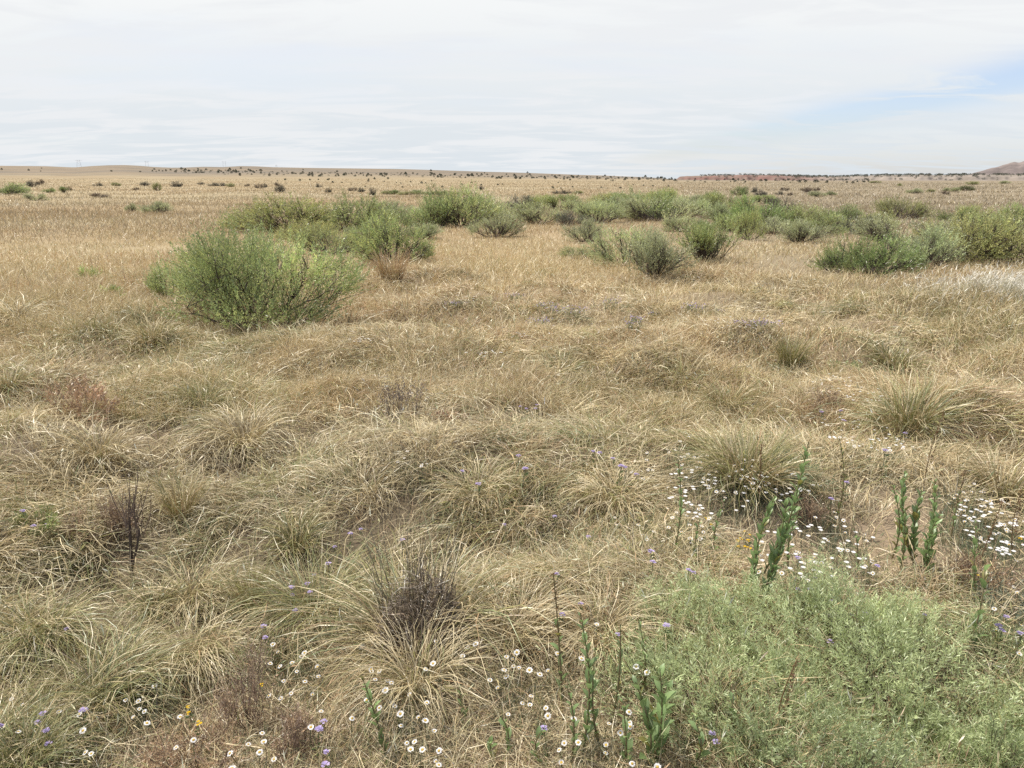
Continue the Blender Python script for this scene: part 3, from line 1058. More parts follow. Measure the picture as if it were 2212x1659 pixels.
SH = [
    ('o', 625, 500, 165, 82, 'olive shrub with spiky top peeping over the biggest shrub'),
    ('g', 760, 500, 125, 72, 'mid green shrub right behind the olive spiky topped shrub'),
    ('o', 712, 548, 100, 66, 'low olive shrub over rusty grass right behind the biggest shrub'),
    ('s', 800, 535, 90, 52, 'pale low shrub touching the rounded shrub on rusty grass'),
    ('g', 845, 570, 118, 96, 'rounded green shrub standing on rusty orange grass right of the biggest shrub'),
    ('s', 857, 478, 90, 40, 'low dull shrub filling the gap in the shrub row left of centre'),
    ('g', 932, 492, 90, 58, 'dark green shrub at the left end of the tall middle clump'),
    ('g', 992, 490, 112, 76, 'tallest bright green shrub of the middle clump'),
    ('s', 1055, 482, 84, 56, 'grey green shrub at the right end of the tall middle clump'),
    ('s', 905, 515, 70, 30, 'small faint shrub low in the grass before the middle clump'),
    ('s', 1073, 512, 82, 47, 'small pale rounded shrub standing alone before the middle clump'),
    ('d', 1115, 453, 66, 29, 'dull dark olive dome behind the middle clump'),
    ('s', 1160, 483, 80, 42, 'grey green shrub with a dark heart right of the middle clump'),
    ('g', 1212, 456, 62, 34, 'small green shrub right of the dull olive dome'),
    ('d', 1232, 487, 58, 28, 'dark grey twiggy shrub left of the round shrub with a dark base'),
    ('s', 1297, 481, 72, 41, 'round pale topped shrub with a dark base above centre right'),
    ('s', 1268, 522, 76, 43, 'pale low shrub below the round shrub with a dark base'),
    ('o', 1305, 449, 72, 28, 'low olive shrub far back in the shrub band at centre right'),
    ('g', 1372, 472, 112, 56, 'wide green shrub in the back row above the paired shrubs'),
    ('o', 1440, 452, 82, 40, 'olive shrub in the back row left of the pale yellow green one'),
    ('s', 1425, 478, 96, 50, 'pale grey shrub in the back row under the olive one'),
    ('s', 1345, 575, 104, 76, 'darker left shrub of the close pair in the dry grass'),
    ('s', 1412, 598, 110, 88, 'paler right shrub of the close pair in the dry grass'),
    ('g', 1524, 570, 132, 86, 'bright green shrub with bare grey stems right of the close pair'),
    ('g', 1530, 452, 66, 34, 'green shrub far back right of centre behind the grey one'),
    ('o', 1573, 455, 76, 44, 'olive brown domed shrub in the far back row right of centre'),
    ('s', 1553, 480, 62, 38, 'bluish grey shrub left of the yellow green shrub'),
    ('y', 1635, 492, 98, 60, 'bright yellow green shrub in the right half of the band'),
    ('o', 1617, 518, 50, 58, 'narrow yellowish shrub in front of the yellow green one'),
    ('d', 1690, 460, 52, 31, 'dark grey twiggy shrub standing behind the right half of the band'),
    ('o', 1730, 486, 92, 40, 'low olive shrub under the dark grey twiggy one'),
    ('y', 1815, 480, 66, 34, 'small vivid green topped shrub at right'),
    ('g', 1790, 496, 64, 30, 'mid green shrub below the vivid green topped shrub'),
    ('s', 1727, 524, 84, 46, 'silvery rounded shrub with bare lower stems at right'),
    ('d', 1855, 507, 72, 40, 'dull dark shrub right of the silvery rounded shrub'),
    ('o', 1945, 472, 68, 50, 'tall sparse olive bush standing alone behind the right shrubs'),
    ('y', 1820, 588, 100, 76, 'left half of a wide leafy green shrub low in the grass at right'),
    ('y', 1880, 592, 120, 84, 'wide leafy bright green shrub leaning right low in the grass'),
    ('s', 1965, 535, 130, 62, 'bluish green shrub behind the wide leafy shrub'),
    ('s', 2000, 580, 120, 80, 'grey green shrub between the leafy shrub and the big olive one'),
    ('o', 2078, 566, 150, 98, 'big olive shrub with dark shade under it near the right edge'),
    ('o', 2180, 568, 150, 100, 'big olive shrub cut by the right edge'),
    ('y', 2060, 478, 54, 32, 'small bright topped shrub peeping above the big olive shrub'),
    ('o', 2105, 476, 50, 30, 'small olive top right of the bright topped shrub'),
    ('g', 2195, 490, 60, 44, 'green shrub behind the big olive shrub at the right edge'),
    ('g', 1650, 440, 40, 18, 'small green bush above the yellow green shrub'),
    ('s', 1480, 500, 60, 28, 'faint grey shrub between the close pair and the back row'),
    ('s', 2120, 520, 110, 52, 'pale shrub top behind the two big olive shrubs'),
    ('o', 670, 520, 90, 50, 'loose olive shrub low between the spiky topped shrub and the biggest shrub'),
    ('g', 1035, 462, 70, 34, 'green shrub top behind the right end of the middle clump'),
    ('s', 1085, 478, 60, 30, 'grey green shrub filling the gap right of the middle clump'),
    ('s', 1330, 462, 60, 34, 'bluish shrub behind the round pale topped shrub with a dark base'),
    ('o', 1395, 446, 70, 28, 'olive shrub farthest back above the wide green shrub'),
    ('s', 1485, 470, 76, 40, 'grey shrub in the back row left of the bluish grey one'),
    ('o', 1600, 470, 60, 36, 'olive shrub squeezed behind the yellow green shrub'),
    ('g', 1690, 488, 60, 34, 'green shrub under the dark grey twiggy one at right'),
    ('o', 1170, 452, 70, 28, 'olive shrub top behind the grey green shrub with a dark heart'),
    ('s', 1260, 462, 60, 30, 'grey shrub between the small green one and the round pale topped one'),
    ('g', 1335, 446, 70, 28, 'green shrub in the farthest row left of the wide green shrub'),
    ('s', 1505, 455, 60, 30, 'pale shrub in the farthest row left of the olive brown dome'),
    ('g', 1580, 500, 70, 34, 'green shrub between the bluish grey one and the narrow yellowish one'),
    ('s', 1670, 505, 70, 32, 'grey green shrub left of the silvery rounded shrub at right'),
    ('g', 1765, 508, 70, 32, 'green shrub right behind the silvery rounded shrub'),
    ('o', 1885, 490, 70, 34, 'dull olive shrub behind the wide leafy shrub at right'),
    ('g', 1255, 560, 60, 26, 'low grey green weed in the grass left of the close pair'),
]
for kd, u, v, w, h, lab in SH:
    add_shrub(kd, u, v, w, h, lab, SG)

LP = 'scattered bushes on the left plain'
RP = 'scattered bushes on the right plain'
FAR = [
    ('y', 8, 420, 64, 24, 'pale green low bush cut by the left edge on the plain', LP),
    ('d', 69, 404, 20, 13, 'left one of two dark bushes on the far left plain', LP),
    ('b', 89, 399, 14, 11, 'dark brown bush right of a dark one on the far left plain', LP),
    ('y', 107, 416, 18, 9, 'faint pale green tuft between dark bushes and a green bush', LP),
    ('g', 138, 416, 20, 12, 'small green bush with a brown neighbour on the left plain', LP),
    ('b', 150, 412, 9, 9, 'tiny rusty bush touching the small green bush', LP),
    ('s', 78, 433, 30, 14, 'grey faint bush in golden grass at far left', LP),
    ('d', 212, 402, 15, 7, 'flat dark bush left of an olive one on the left plain', LP),
    ('o', 250, 402, 13, 9, 'small olive bush left of the flat dark pair', LP),
    ('d', 313, 402, 17, 9, 'low dark bush below the burnt strip on the left plain', LP),
    ('o', 339, 412, 13, 16, 'tall narrow olive bush on the left plain', LP),
    ('d', 384, 404, 19, 12, 'round dark bush with spiky outline on the left plain', LP),
    ('d', 460, 402, 22, 7, 'wide flat dark bush right of the spiky round one', LP),
    ('d', 478, 402, 16, 7, 'second flat dark bush of the wide low pair', LP),
    ('o', 497, 404, 14, 8, 'faint olive bush right of the wide low pair', LP),
    ('b', 535, 403, 10, 6, 'tiny brown bush right of the faint olive one', LP),
    ('b', 560, 407, 13, 10, 'brown bush in the group left of the darkest clump', LP),
    ('d', 575, 405, 9, 8, 'tiny dark bush in the group left of the darkest clump', LP),
    ('d', 605, 416, 18, 16, 'darkest green clump behind the olive spiky topped shrub', LP),
    ('b', 598, 402, 9, 8, 'tiny brown bush above the darkest green clump', LP),
    ('d', 689, 405, 11, 8, 'small dark bush left of the last one on the left plain', LP),
    ('d', 710, 416, 11, 10, 'small dark bush above the shrub row on the left plain', LP),
    ('s', 284, 457, 18, 16, 'thin grey green bush left of the wide pale one', LP),
    ('s', 341, 461, 56, 23, 'wide pale grey green bush alone in the golden grass', LP),
    ('b', 213, 427, 30, 10, 'rusty faint low bush in golden grass at left', LP),
    ('b', 295, 411, 13, 6, 'reddish low bush between dark ones on the left plain', LP),
    ('d', 434, 399, 12, 5, 'smallest dark bush right of the spiky round one', LP),
    ('o', 832, 420, 22, 9, 'first olive bush of the thin line beyond the shrub row', LP),
    ('g', 852, 420, 24, 9, 'green bush beside the dark sapling in the thin line', LP),
    ('o', 880, 421, 26, 9, 'rounder olive bush in the middle left of the thin line', LP),
    ('g', 905, 420, 28, 9, 'green bush in the middle of the thin line', LP),
    ('o', 932, 421, 26, 8, 'olive bush in the middle right of the thin line', LP),
    ('o', 960, 421, 24, 8, 'low olive bush towards the right end of the thin line', LP),
    ('o', 985, 420, 18, 6, 'last small bush of the thin line beyond the shrub row', LP),
    ('d', 806, 422, 12, 16, 'dark upright sapling at the left end of the thin line', LP),
    ('b', 762, 413, 12, 9, 'brown bush left of the thin line beyond the shrub row', LP),
    ('d', 783, 415, 15, 9, 'dark bush left of the upright sapling', LP),
    ('d', 1040, 411, 9, 9, 'lone dark bush above the middle clump on the plain', LP),
    ('d', 1205, 419, 20, 7, 'left one of three dark bushes behind the band at centre', LP),
    ('d', 1225, 419, 20, 8, 'middle one of three dark bushes behind the band at centre', LP),
    ('o', 1252, 419, 18, 8, 'right olive one of three bushes behind the band at centre', LP),
    ('g', 1598, 422, 28, 17, 'green bush behind the olive brown dome on the right plain', RP),
    ('d', 1634, 416, 18, 11, 'dark upper bush of a stacked pair on the right plain', RP),
    ('d', 1642, 425, 20, 11, 'dark lower bush of a stacked pair on the right plain', RP),
    ('d', 1683, 421, 14, 8, 'low grey bush below a smaller one on the right plain', RP),
    ('b', 1695, 412, 13, 8, 'small brown bush above the low grey one', RP),
    ('b', 1740, 415, 24, 11, 'rounded brown bush on the right plain', RP),
    ('b', 1765, 413, 12, 8, 'tiny brown bush between the rounded brown and pale ones', RP),
    ('s', 1766, 425, 26, 11, 'pale grey green bush below a tiny brown one', RP),
    ('g', 1795, 422, 16, 9, 'small green bush right of the pale grey green one', RP),
    ('b', 1707, 423, 10, 7, 'tiny brown tuft right of the low grey bush', RP),
    ('s', 1976, 418, 28, 10, 'low wide grey bush on the far right plain', RP),
    ('o', 2010, 416, 13, 7, 'small olive bush right of the low wide grey one', RP),
    ('b', 2041, 421, 13, 9, 'brown bush below a grey one on the far right plain', RP),
    ('s', 2044, 413, 14, 7, 'grey bush above the brown one on the far right plain', RP),
    ('s', 2064, 414, 18, 9, 'grey rounded bush touching the darkest green one', RP),
    ('g', 2087, 412, 22, 10, 'darkest solid green bush on the far right plain', RP),
    ('o', 2099, 399, 22, 7, 'olive low bush below the mesa foot', RP),
    ('o', 1890, 396, 15, 5, 'tiny olive bush far back under the rocky bench', RP),
    ('s', 2170, 397, 20, 6, 'grey low bush far back near the right edge', RP),
    ('o', 1944, 402, 12, 5, 'tiny faint bush left of the low wide grey one', RP),
]
TN = {'g': (.62, .66, .6), 'y': (.95, .95, .95), 's': (.9, .88, .9), 'd': (.8, .8, .85), 'o': (.8, .8, .8), 'b': (.9, .85, .85)}
for kd, u, v, w, h, lab, grp in FAR:
    t = TN[kd]
    if 'darkest' in lab and kd == 'g':
        t = (.36, .36, .30)
    add_shrub(kd, u, v, w, h, lab, grp, name='bush', cat='bush', tint=t)

# ------------------------------------------------------------------ junipers dotted over the far slope
JB_U = [380, 600, 800, 1000, 1200, 1400, 1600, 1880]
JB_V = [371.5, 375, 378.5, 381, 384, 387, 390, 392.5]
jm = []
for s in range(4):
    g = np.random.default_rng(500 + s)
    n = 150
    d = unit(g.normal(0, 1, (n, 3)))
    pos = d * g.uniform(.3, 1, n)[:, None] * np.array([.9, .9, .75]) + np.array([0, 0, .85])
    pos[:, :2] *= (.65 + .5 * (pos[:, 2:3] < .9))
    c = np.array([.075, .082, .058]) * np.exp(g.normal(0, .25, n))[:, None]
    mb = MB()
    leaves(mb, pos, unit(d + np.array([0, 0, .6])), np.full(n, .5), np.full(n, .28), c)
    tubes(mb, np.array([[[0, 0, -.1], [.03, 0, .4], [0, .05, .9]]]), np.array([[.09, .07, .04]]), np.array([[.1, .08, .06]]))
    jm.append(mb.mesh('juniper', M_LEAF))


def junipers(n, us, vs, spread, wpx_, label, group, name='juniper'):
    u = rng.uniform(us[0], us[-1], n)
    v = np.interp(u, us, vs) + rng.normal(0, 1, n) * spread
    P = ground_at(u, v)
    for i in range(n):
        p = P[i]
        k = px(p)
        if p[1] > 2600:
            continue
        o = bpy.data.objects.new(name, jm[i % 4])
        col.objects.link(o)
        o.location = p
        w = rng.uniform(*wpx_) * k / 2
        o.scale = (w, w, w * rng.uniform(.8, 1.15))
        o.rotation_euler = (0, 0, rng.uniform(0, 6))
        t = rng.uniform(.8, 1.3)
        o.color = (t * 1.05, t, t * .95, 1)
        tag(o, label, name, group)


junipers(230, JB_U, JB_V, 2.6, (3.0, 6.0), 'small dark juniper in the dense speckled belt on the far slope', 'junipers in the belt on the far slope')
junipers(26, [300, 420, 560], [370.5, 369.5, 372], 1.0, (2.5, 5), 'dark juniper in the narrow dark strip under the left ridge', 'junipers in the strip under the ridge')
junipers(22, [0, 400, 800, 1150, 1400], [366, 368, 370, 378, 386], 3.0, (2.5, 5), 'lone dark juniper scattered thinly near the ridge crest', 'junipers scattered near the ridge crest')
junipers(46, [560, 900, 1200, 1460], [388, 396, 402, 404], 5.0, (2.5, 5.5), 'lone dark bush dotted on golden grass below the juniper belt', 'bushes dotted below the juniper belt', 'bush')


#PART2
# past the countable ones: the rest of the belt and the scrub on the rocky bench, as one mass
g = np.random.default_rng(77)
mb = MB()
nb = 620
az = np.where(g.random(nb) < .45, g.uniform(BA[3], BA[-4], nb), g.uniform(.33, .62, nb))
r = np.where(g.random(nb) < .6, g.uniform(1990, 2090, nb), g.uniform(1780, 1990, nb))
bx, by = r * np.sin(az), r * np.cos(az)
bz = bench_h(bx, by)
u = rng.uniform(JB_U[0], JB_U[-1], 330)
P = ground_at(u, np.interp(u, JB_U, JB_V) + rng.normal(0, 1, 330) * 2.4)
P = P[P[:, 1] < 2400]
C = np.concatenate([np.stack([bx, by, bz], 1), P])
S_ = np.concatenate([g.uniform(1.2, 3.4, nb), slant(P.T) / F * g.uniform(1.0, 2.2, len(P))])
kk = 40
d = unit(g.normal(0, 1, (len(C), kk, 3)))
pos = C[:, None] + d * S_[:, None, None] * np.array([1.1, 1.1, .5]) * g.uniform(.2, 1, (len(C), kk, 1)) + np.array([0, 0, .6]) * S_[:, None, None]
sz = np.repeat(S_, kk)
leaves(mb, pos.reshape(-1, 3), unit(d.reshape(-1, 3) + np.array([0, 0, .5])), sz * .6, sz * .35, np.array([.085, .09, .065]) * np.exp(g.normal(0, .3, (len(sz), 1))))
tag(mb.build('distant_scrub', M_LEAF), 'far dark scrub filling the belt and dotting the rocky bench', None, None, 'stuff')

# ------------------------------------------------------------------ leafy stalks


def above(p, u, v):
    """point straight over (or beside) p, at the same distance, seen at u, v"""
    b = (829.5 - v) / F
    Z = p[1] * (b * cP - sP) / (cP + b * sP)
    dep = p[1] * cP - Z * sP
    return np.array([(u - 1106) / F * dep, p[1], Z + EYE])


def leaf_blades(mb, p, d, up, L, W, c):
    """broad oval leaves folded a little along the midrib"""
    n = len(p)
    side = unit(np.cross(d, up) + 1e-6)
    nr = unit(np.cross(side, d))
    ts = np.array([0, .22, .5, .78, 1.0])
    ws = np.array([.10, .62, 1.0, .78, .06])
    V = []
    for t, w in zip(ts, ws):
        m = p + d * (L * t)[:, None] + nr * (L * (.10 * math.sin(t * 3.0) - .10 * t * t))[:, None]
        e = side * (W * .5 * w)[:, None]
        lift = nr * (W * .14 * w)[:, None]
        V += [m - e + lift, m, m + e + lift]
    V = np.stack(V, 1)
    q = []
    for r_ in range(4):
        for s_ in range(2):
            a = r_ * 3 + s_
            q.append([a, a + 1, a + 4, a + 3])
    Fc = (np.arange(n) * 15)[:, None, None] + np.array(q)[None]
    cc = np.repeat(c[:, None], 15, 1).copy()
    cc[:, 1::3] *= 1.18
    mb.add(V.reshape(-1, 3), Fc.reshape(-1, 4), cc.reshape(-1, 3))


FG = 'tall green leafy stalks in the foreground'


def forb(stems, lab, leaf=.046, n=38, spike=False, hue=(.185, .26, .10)):
    """stems: list of (base u, base v, top u, top v)"""
    u, v = stems[0][:2]
    p = G(u, v)
    root = empty('leafy_stalk', p, lab, 'wild plant', FG)
    ms, ml, mk = MB(), MB(), MB()
    anyspike = False
    for (bu, bv, tu, tv, *rest) in stems:
        b = above(p, bu, bv) if rest else p
        top = above(p, tu, tv) + np.array([0, rng.uniform(-.06, .06), 0])
        K = 9
        t = np.linspace(0, 1, K)[:, None]
        side = np.array([rng.uniform(-.03, .03), rng.uniform(-.03, .03), 0])
        Q = b + (top - b) * t + side * np.sin(t * PI) - p
        H = np.linalg.norm(top - b)
        tubes(ms, Q[None], (np.linspace(.0042, .0016, K) * (.7 + .5 * min(H, .7)))[None], np.array([[.20, .16, .085]]), k=5)
        f0 = .62 if spike else .97
        m = max(8, int(.92 * n * H / .6 * f0))
        tt = np.linspace(.03, f0, m)
        idx = tt * (K - 1)
        lo = np.minimum(idx.astype(int), K - 2)
        fr = (idx - lo)[:, None]
        lp = Q[lo] * (1 - fr) + Q[lo + 1] * fr
        ax = unit(Q[lo + 1] - Q[lo])
        ang = np.arange(m) * 2.4 + rng.uniform(0, 6) + rng.normal(0, .3, m)
        e1 = unit(np.cross(ax, np.array([.2, 1.0, .1])))
        e2 = np.cross(e1, ax)
        out = e1 * np.cos(ang)[:, None] + e2 * np.sin(ang)[:, None]
        d = unit(ax * rng.uniform(1.1, 2.8, m)[:, None] + out)
        size = (1 - .42 * tt ** 1.8) * (1 - .9 * np.clip((tt - .88) / .2, 0, 1)) * rng.uniform(.75, 1.2, m) * np.where(tt < .08, .7, 1)
        c = np.array(hue) * np.exp(rng.normal(0, .16, m))[:, None] * (1 + .25 * tt[:, None])
        y = rng.random(m) < .05
        c[y] = np.array([.26, .24, .07])
        leaf_blades(ml, lp, d, ax, 1.12 * leaf * size, 1.12 * leaf * .46 * size, c)
        if spike:
            anyspike = True
            q = 60
            t2 = rng.uniform(.5, 1, q)
            idx = t2 * (K - 1)
            lo = np.minimum(idx.astype(int), K - 2)
            fr = (idx - lo)[:, None]
            sp = Q[lo] * (1 - fr) + Q[lo + 1] * fr
            leaves(mk, sp, unit(rng.normal(0, 1, (q, 3)) + np.array([0, 0, .8])), rng.uniform(.008, .016, q), rng.uniform(.003, .006, q), np.array([.20, .115, .055]) * np.exp(rng.normal(0, .25, (q, 1))))
    ms.build('stem', M_WOOD, root)
    ml.build('foliage', M_LEAF, root)
    if anyspike:
        mk.build('seed_spike', M_STRAW, root)


forb([(1632, 1322, 1672, 1068), (1632, 1322, 1742, 950), (1650, 1240, 1700, 1085, 1)], 'tallest leafy stalk, forked, one top leaning right, behind the silvery bush', .053, 50)
forb([(1452, 1218, 1464, 992)], 'thin leafy stalk beside daisies left of the forked tall stalk', .034, 36)
forb([(1545, 1215, 1557, 1072)], 'short narrow leafy stalk between two taller stalks on daisy ground', .036, 30)
forb([(1800, 1135, 1818, 950)], 'thin yellowish leafy stalk right of the forked tall stalk', .030, 30, hue=(.15, .175, .055))
forb([(1926, 1209, 1915, 1035)], 'slim leafy stalk just left of the two broad leaved stalks', .042, 34)
forb([(1975, 1222, 1968, 1030), (1975, 1222, 1992, 1060)], 'left broad leaved dark green plant before the dense daisies', .062, 40)
forb([(2005, 1255, 2037, 1050), (2005, 1255, 2015, 1100)], 'right broad leaved dark green plant before the dense daisies', .058, 42)
forb([(2052, 1175, 2085, 1010)], 'stalk with brown dry seed head beside dense daisies', .034, 24, True)
forb([(2080, 1425, 2150, 1225)], 'leaning leafy stalk with round leaves at right of the silvery bush', .058, 22)
forb([(2172, 1580, 2212, 1500)], 'leafy shoot in the silvery bush at the right edge', .056, 26)
forb([(1215, 1522, 1195, 1235)], 'thin stalk with brown upper half left of the silvery bush', .036, 26, True)
forb([(1255, 1645, 1256, 1340)], 'tall leafy stalk at the front centre with dense leaves', .044, 44)
forb([(1410, 1660, 1424, 1440), (1400, 1660, 1372, 1470, 1), (1420, 1660, 1455, 1515, 1)], 'bushy broad leaved plant at the front left of the silvery bush', .058, 40)
forb([(842, 1665, 780, 1478)], 'leafy stalk leaning left among the front daisies', .040, 44)
forb([(1008, 1592, 990, 1512)], 'small drooping leafy stalk on bare soil in front', .034, 24)
forb([(1064, 1668, 1058, 1600)], 'shortest leafy shoot at the bottom edge on bare soil', .036, 26)
forb([(1086, 1662, 1084, 1562)], 'short leafy shoot right of the shortest one at bottom edge', .038, 26)
forb([(1184, 1668, 1176, 1558)], 'narrow leafy shoot at the bottom edge left of tall front stalk', .036, 32)
forb([(1605, 1655, 1597, 1528)], 'leafy stalk rising through the front of the silvery bush', .038, 30)
forb([(1300, 1630, 1290, 1420)], 'slender leafy stalk between the tall front stalk and bushy plant', .030, 34)
forb([(1322, 1560, 1335, 1330)], 'slender grey green stalk before the straw tussock with a shaded base', .026, 34, hue=(.13, .17, .075))

for bu, bv, tu, tv, lf, q, lab in (
        (1505, 1240, 1512, 1120, .034, 32, 'short leafy stalk between the thin and the narrow stalks on daisy ground'),
        (1705, 1245, 1716, 1085, .038, 36, 'leafy stalk close on the right of the forked tall stalk'),
        (1852, 1250, 1846, 1125, .032, 30, 'thin leafy stalk rising behind the middle of the widest silvery bush'),
        (2110, 1310, 2128, 1140, .040, 34, 'leafy stalk in front of the dense daisies at right'),
        (1385, 1500, 1378, 1335, .034, 36, 'grey green leafy stalk at the left tip of the small silvery bush'),
        (1348, 1660, 1340, 1490, .038, 40, 'slim leafy stalk left of the bushy broad leaved plant'),
        (1480, 1665, 1492, 1530, .040, 34, 'leafy stalk right of the bushy broad leaved plant'),
        (1232, 1660, 1225, 1480, .034, 36, 'slim leafy stalk touching the left of the tall front stalk'),
        (1945, 1240, 1940, 1090, .038, 34, 'leafy stalk between the slim stalk and the broad leaved plants')):
    forb([(bu, bv, tu, tv)], lab, lf, q)

SS = 'brown dry seed stalks'


def seed_stalk(u, v, tu, tv, lab):
    p = G(u, v)
    top = above(p, tu, tv)
    root = empty('seed_stalk', p, lab, 'seed stalk', SS)
    ms, mk = MB(), MB()
    t = np.linspace(0, 1, 7)[:, None]
    Q = (top - p) * t + np.array([rng.uniform(-.02, .02), 0, 0]) * np.sin(t * PI)
    tubes(ms, Q[None], np.linspace(.003, .0016, 7)[None], np.array([[.19, .12, .06]]))
    ms.build('stem', M_WOOD, root)
    q = 110
    t2 = rng.uniform(.35, 1, q)
    leaves(mk, (top - p) * t2[:, None] + rng.normal(0, .002, (q, 3)), unit(rng.normal(0, 1, (q, 3)) + np.array([0, 0, .9])), rng.uniform(.007, .015, q), rng.uniform(.003, .006, q), np.array([.21, .12, .06]) * np.exp(rng.normal(0, .25, (q, 1))))
    mk.build('seed_head', M_STRAW, root)


seed_stalk(1675, 1612, 1722, 1425, 'reddish brown seed stalk rising from the front of the silvery bush')
seed_stalk(1995, 1060, 2040, 885, 'tall brown seed stalk leaning right below the yellowish green bunchgrass')
seed_stalk(2105, 1245, 2165, 1085, 'brown seed stalk leaning right among dense daisies at the right edge')
seed_stalk(2188, 1210, 2206, 1060, 'brown seed stalk nearest the right edge among dense daisies')
seed_stalk(1640, 1100, 1645, 960, 'short brown seed stalk behind the forked tall stalk')

# ------------------------------------------------------------------ the silvery low bush


def silver_bush(u, v, rx, ry, H, n, lab, per=26, leafL=.027, leafW=.0030, hue=(.56, .62, .335)):
    p = G(u, v)
    a = rng.uniform(0, 2 * PI, n)
    q = np.sqrt(rng.random(n))
    edge = .62 + .62 * vn(a * 2.2, a * 0 + u, 95)
    bx, by = rx * q * edge * np.sin(a), ry * q * edge * np.cos(a)
    dome = H * (.35 + .75 * np.sqrt(np.clip(1 - q ** 2, 0, 1))) * (.30 + 1.25 * fbm((bx + p[0]) / .20, (by + p[1]) / .20, 96, 2))
    gz = hgt(bx + p[0], by + p[1]) - p[2]
    sl = rng.uniform(.07, .17, n)
    tz = gz + dome * rng.uniform(.55, 1.05, n)
    az = a + rng.normal(0, .9, n)
    d = dirv(az, rng.uniform(.7, 1.5, n) - .3 * q)
    st = np.stack([bx, by, np.maximum(tz - sl * .8, gz)], 1)
    m = n * per
    i = np.repeat(np.arange(n), per)
    t = np.tile((np.arange(per) + .5) / per, n)
    lp = st[i] + d[i] * (sl[i] * t)[:, None] + rng.normal(0, .003, (m, 3))
    ang = rng.uniform(0, 2 * PI, m)
    e1 = unit(np.cross(d, np.array([.3, .2, 1.0])))
    e2 = np.cross(e1, d)
    ld = unit(d[i] * rng.uniform(.7, 1.4, m)[:, None] + e1[i] * np.cos(ang)[:, None] + e2[i] * np.sin(ang)[:, None])
    tone = np.exp(rng.normal(0, .16, n))
    warm = rng.random(n)[:, None]
    c = np.array(hue) * (1 - .25 * warm) + np.array([.30, .36, .12]) * .25 * warm
    c = (c * tone[:, None])[i] * np.exp(rng.normal(0, .12, m))[:, None]
    y = rng.random(m) < .012
    c[y] = np.array([.50, .43, .20])
    root = empty('silvery_bush', p, lab, 'bush', 'silvery low bushes in the foreground')
    mf, ms = MB(), MB()
    leaves(mf, lp, ld, leafL * rng.uniform(.6, 1.25, m) * (1 - .35 * t), leafW * rng.uniform(.7, 1.25, m), c)
    k = rng.choice(n, min(n, 500), replace=False)
    foot = np.stack([bx[k] * .75, by[k] * .75, gz[k] - .02], 1)
    tt = np.linspace(0, 1, 4)[None, :, None]
    Q = foot[:, None] * (1 - tt) + (st[k] + d[k] * (sl[k] * .6)[:, None])[:, None] * tt
    Q[:, 1:3] += rng.normal(0, .008, (len(k), 2, 3))
    tubes(ms, Q, np.linspace(.0022, .001, 4)[None] * np.ones((len(k), 1)), np.array([.20, .165, .115]) * np.exp(rng.normal(0, .2, (len(k), 1))), k=3)
    mf.build('foliage', M_LEAF, root)
    ms.build('stem', M_WOOD, root)


silver_bush(1910, 1560, .74, .45, .25, 3000, 'widest silvery green low bush filling the bottom right corner')
silver_bush(1490, 1385, .17, .15, .15, 300, 'small silvery green bush below the thin stalk and left of the widest one')
silver_bush(1570, 1530, .30, .20, .20, 760, 'low silvery green bush at the front left of the widest one')
silver_bush(1760, 1690, .36, .20, .20, 800, 'silvery green bush at the bottom edge in front of the widest one', hue=(.36, .42, .22))
silver_bush(2190, 1350, .13, .12, .12, 220, 'small blue grey feathery bush at right below the dense daisies', hue=(.32, .35, .27))
silver_bush(1702, 1050, .11, .10, .20, 170, 'small grey green feathery bush behind the forked tall stalk', hue=(.26, .32, .19))
silver_bush(2160, 1700, .30, .2, .2, 500, 'silvery green bush at the bottom edge in the right corner', hue=(.29, .35, .165))

# ------------------------------------------------------------------ weeds and dead plants
WG = 'dry weeds among the grass'
RUST = [(.38, .24, .15), (.44, .29, .18), (.32, .21, .135), (.41, .27, .15)]
PURP = [(.165, .125, .115), (.20, .155, .135), (.14, .11, .10)]
TANW = [(.40, .28, .18), (.34, .235, .16), (.45, .34, .22), (.30, .21, .15)]


def weed(u, v, w, h, cols, lab, twigs, per, lf, seed, upright=.6, bark=(.24, .17, .13), name='dry_weed', br=.002):
    p = G(u, v)
    k = px(p)
    mf, ms = shrub_meshes(seed, w * k / 2, h * k, 12, twigs, per, lf, lf * .3, cols, stems=16, upright=upright, bark=bark, low=.1, fill=.1, twl=.28 * h * k, bark_r=br)
    put_shrub(mf, ms, name, p, lab, 'weed', WG, M_STRAW)


weed(170, 905, 170, 85, RUST, 'rusty orange brown weed in pale grass at left', 186, 11, .022, 301)
weed(865, 930, 130, 115, PURP, 'purplish grey dead twiggy weed left of the orange curled grass', 161, 6, .016, 302, bark=(.15, .12, .11))
weed(950, 935, 90, 45, RUST, 'orange curled dry weed right of the purplish dead weed', 160, 10, .020, 303)
weed(540, 1575, 170, 210, TANW, 'fine brown twiggy weed beside the daisies at lower left', 161, 9, .010, 304, 1.2)
weed(420, 1660, 280, 110, RUST, 'low reddish brown weed at the bottom edge left of the fine twiggy one', 260, 9, .010, 305)
weed(640, 1668, 240, 110, TANW, 'low pinkish brown weed at the bottom edge right of the reddish one', 235, 9, .010, 306)
weed(1590, 1290, 120, 60, RUST, 'low rusty weed at the foot of the forked tall stalk', 160, 9, .010, 307)
weed(2120, 1275, 120, 90, RUST, 'rusty brown weed below the dense daisies at right', 200, 9, .011, 308)
weed(1770, 900, 100, 60, TANW, 'light brown weed right of the large olive bunchgrass', 200, 9, .014, 309)
weed(1740, 1130, 90, 70, TANW, 'thin brown weed right of the forked tall stalk', 160, 8, .010, 310)
weed(230, 1180, 160, 110, TANW, 'thin tan weed around the dark dead stalk', 240, 9, .012, 311, 1.0)
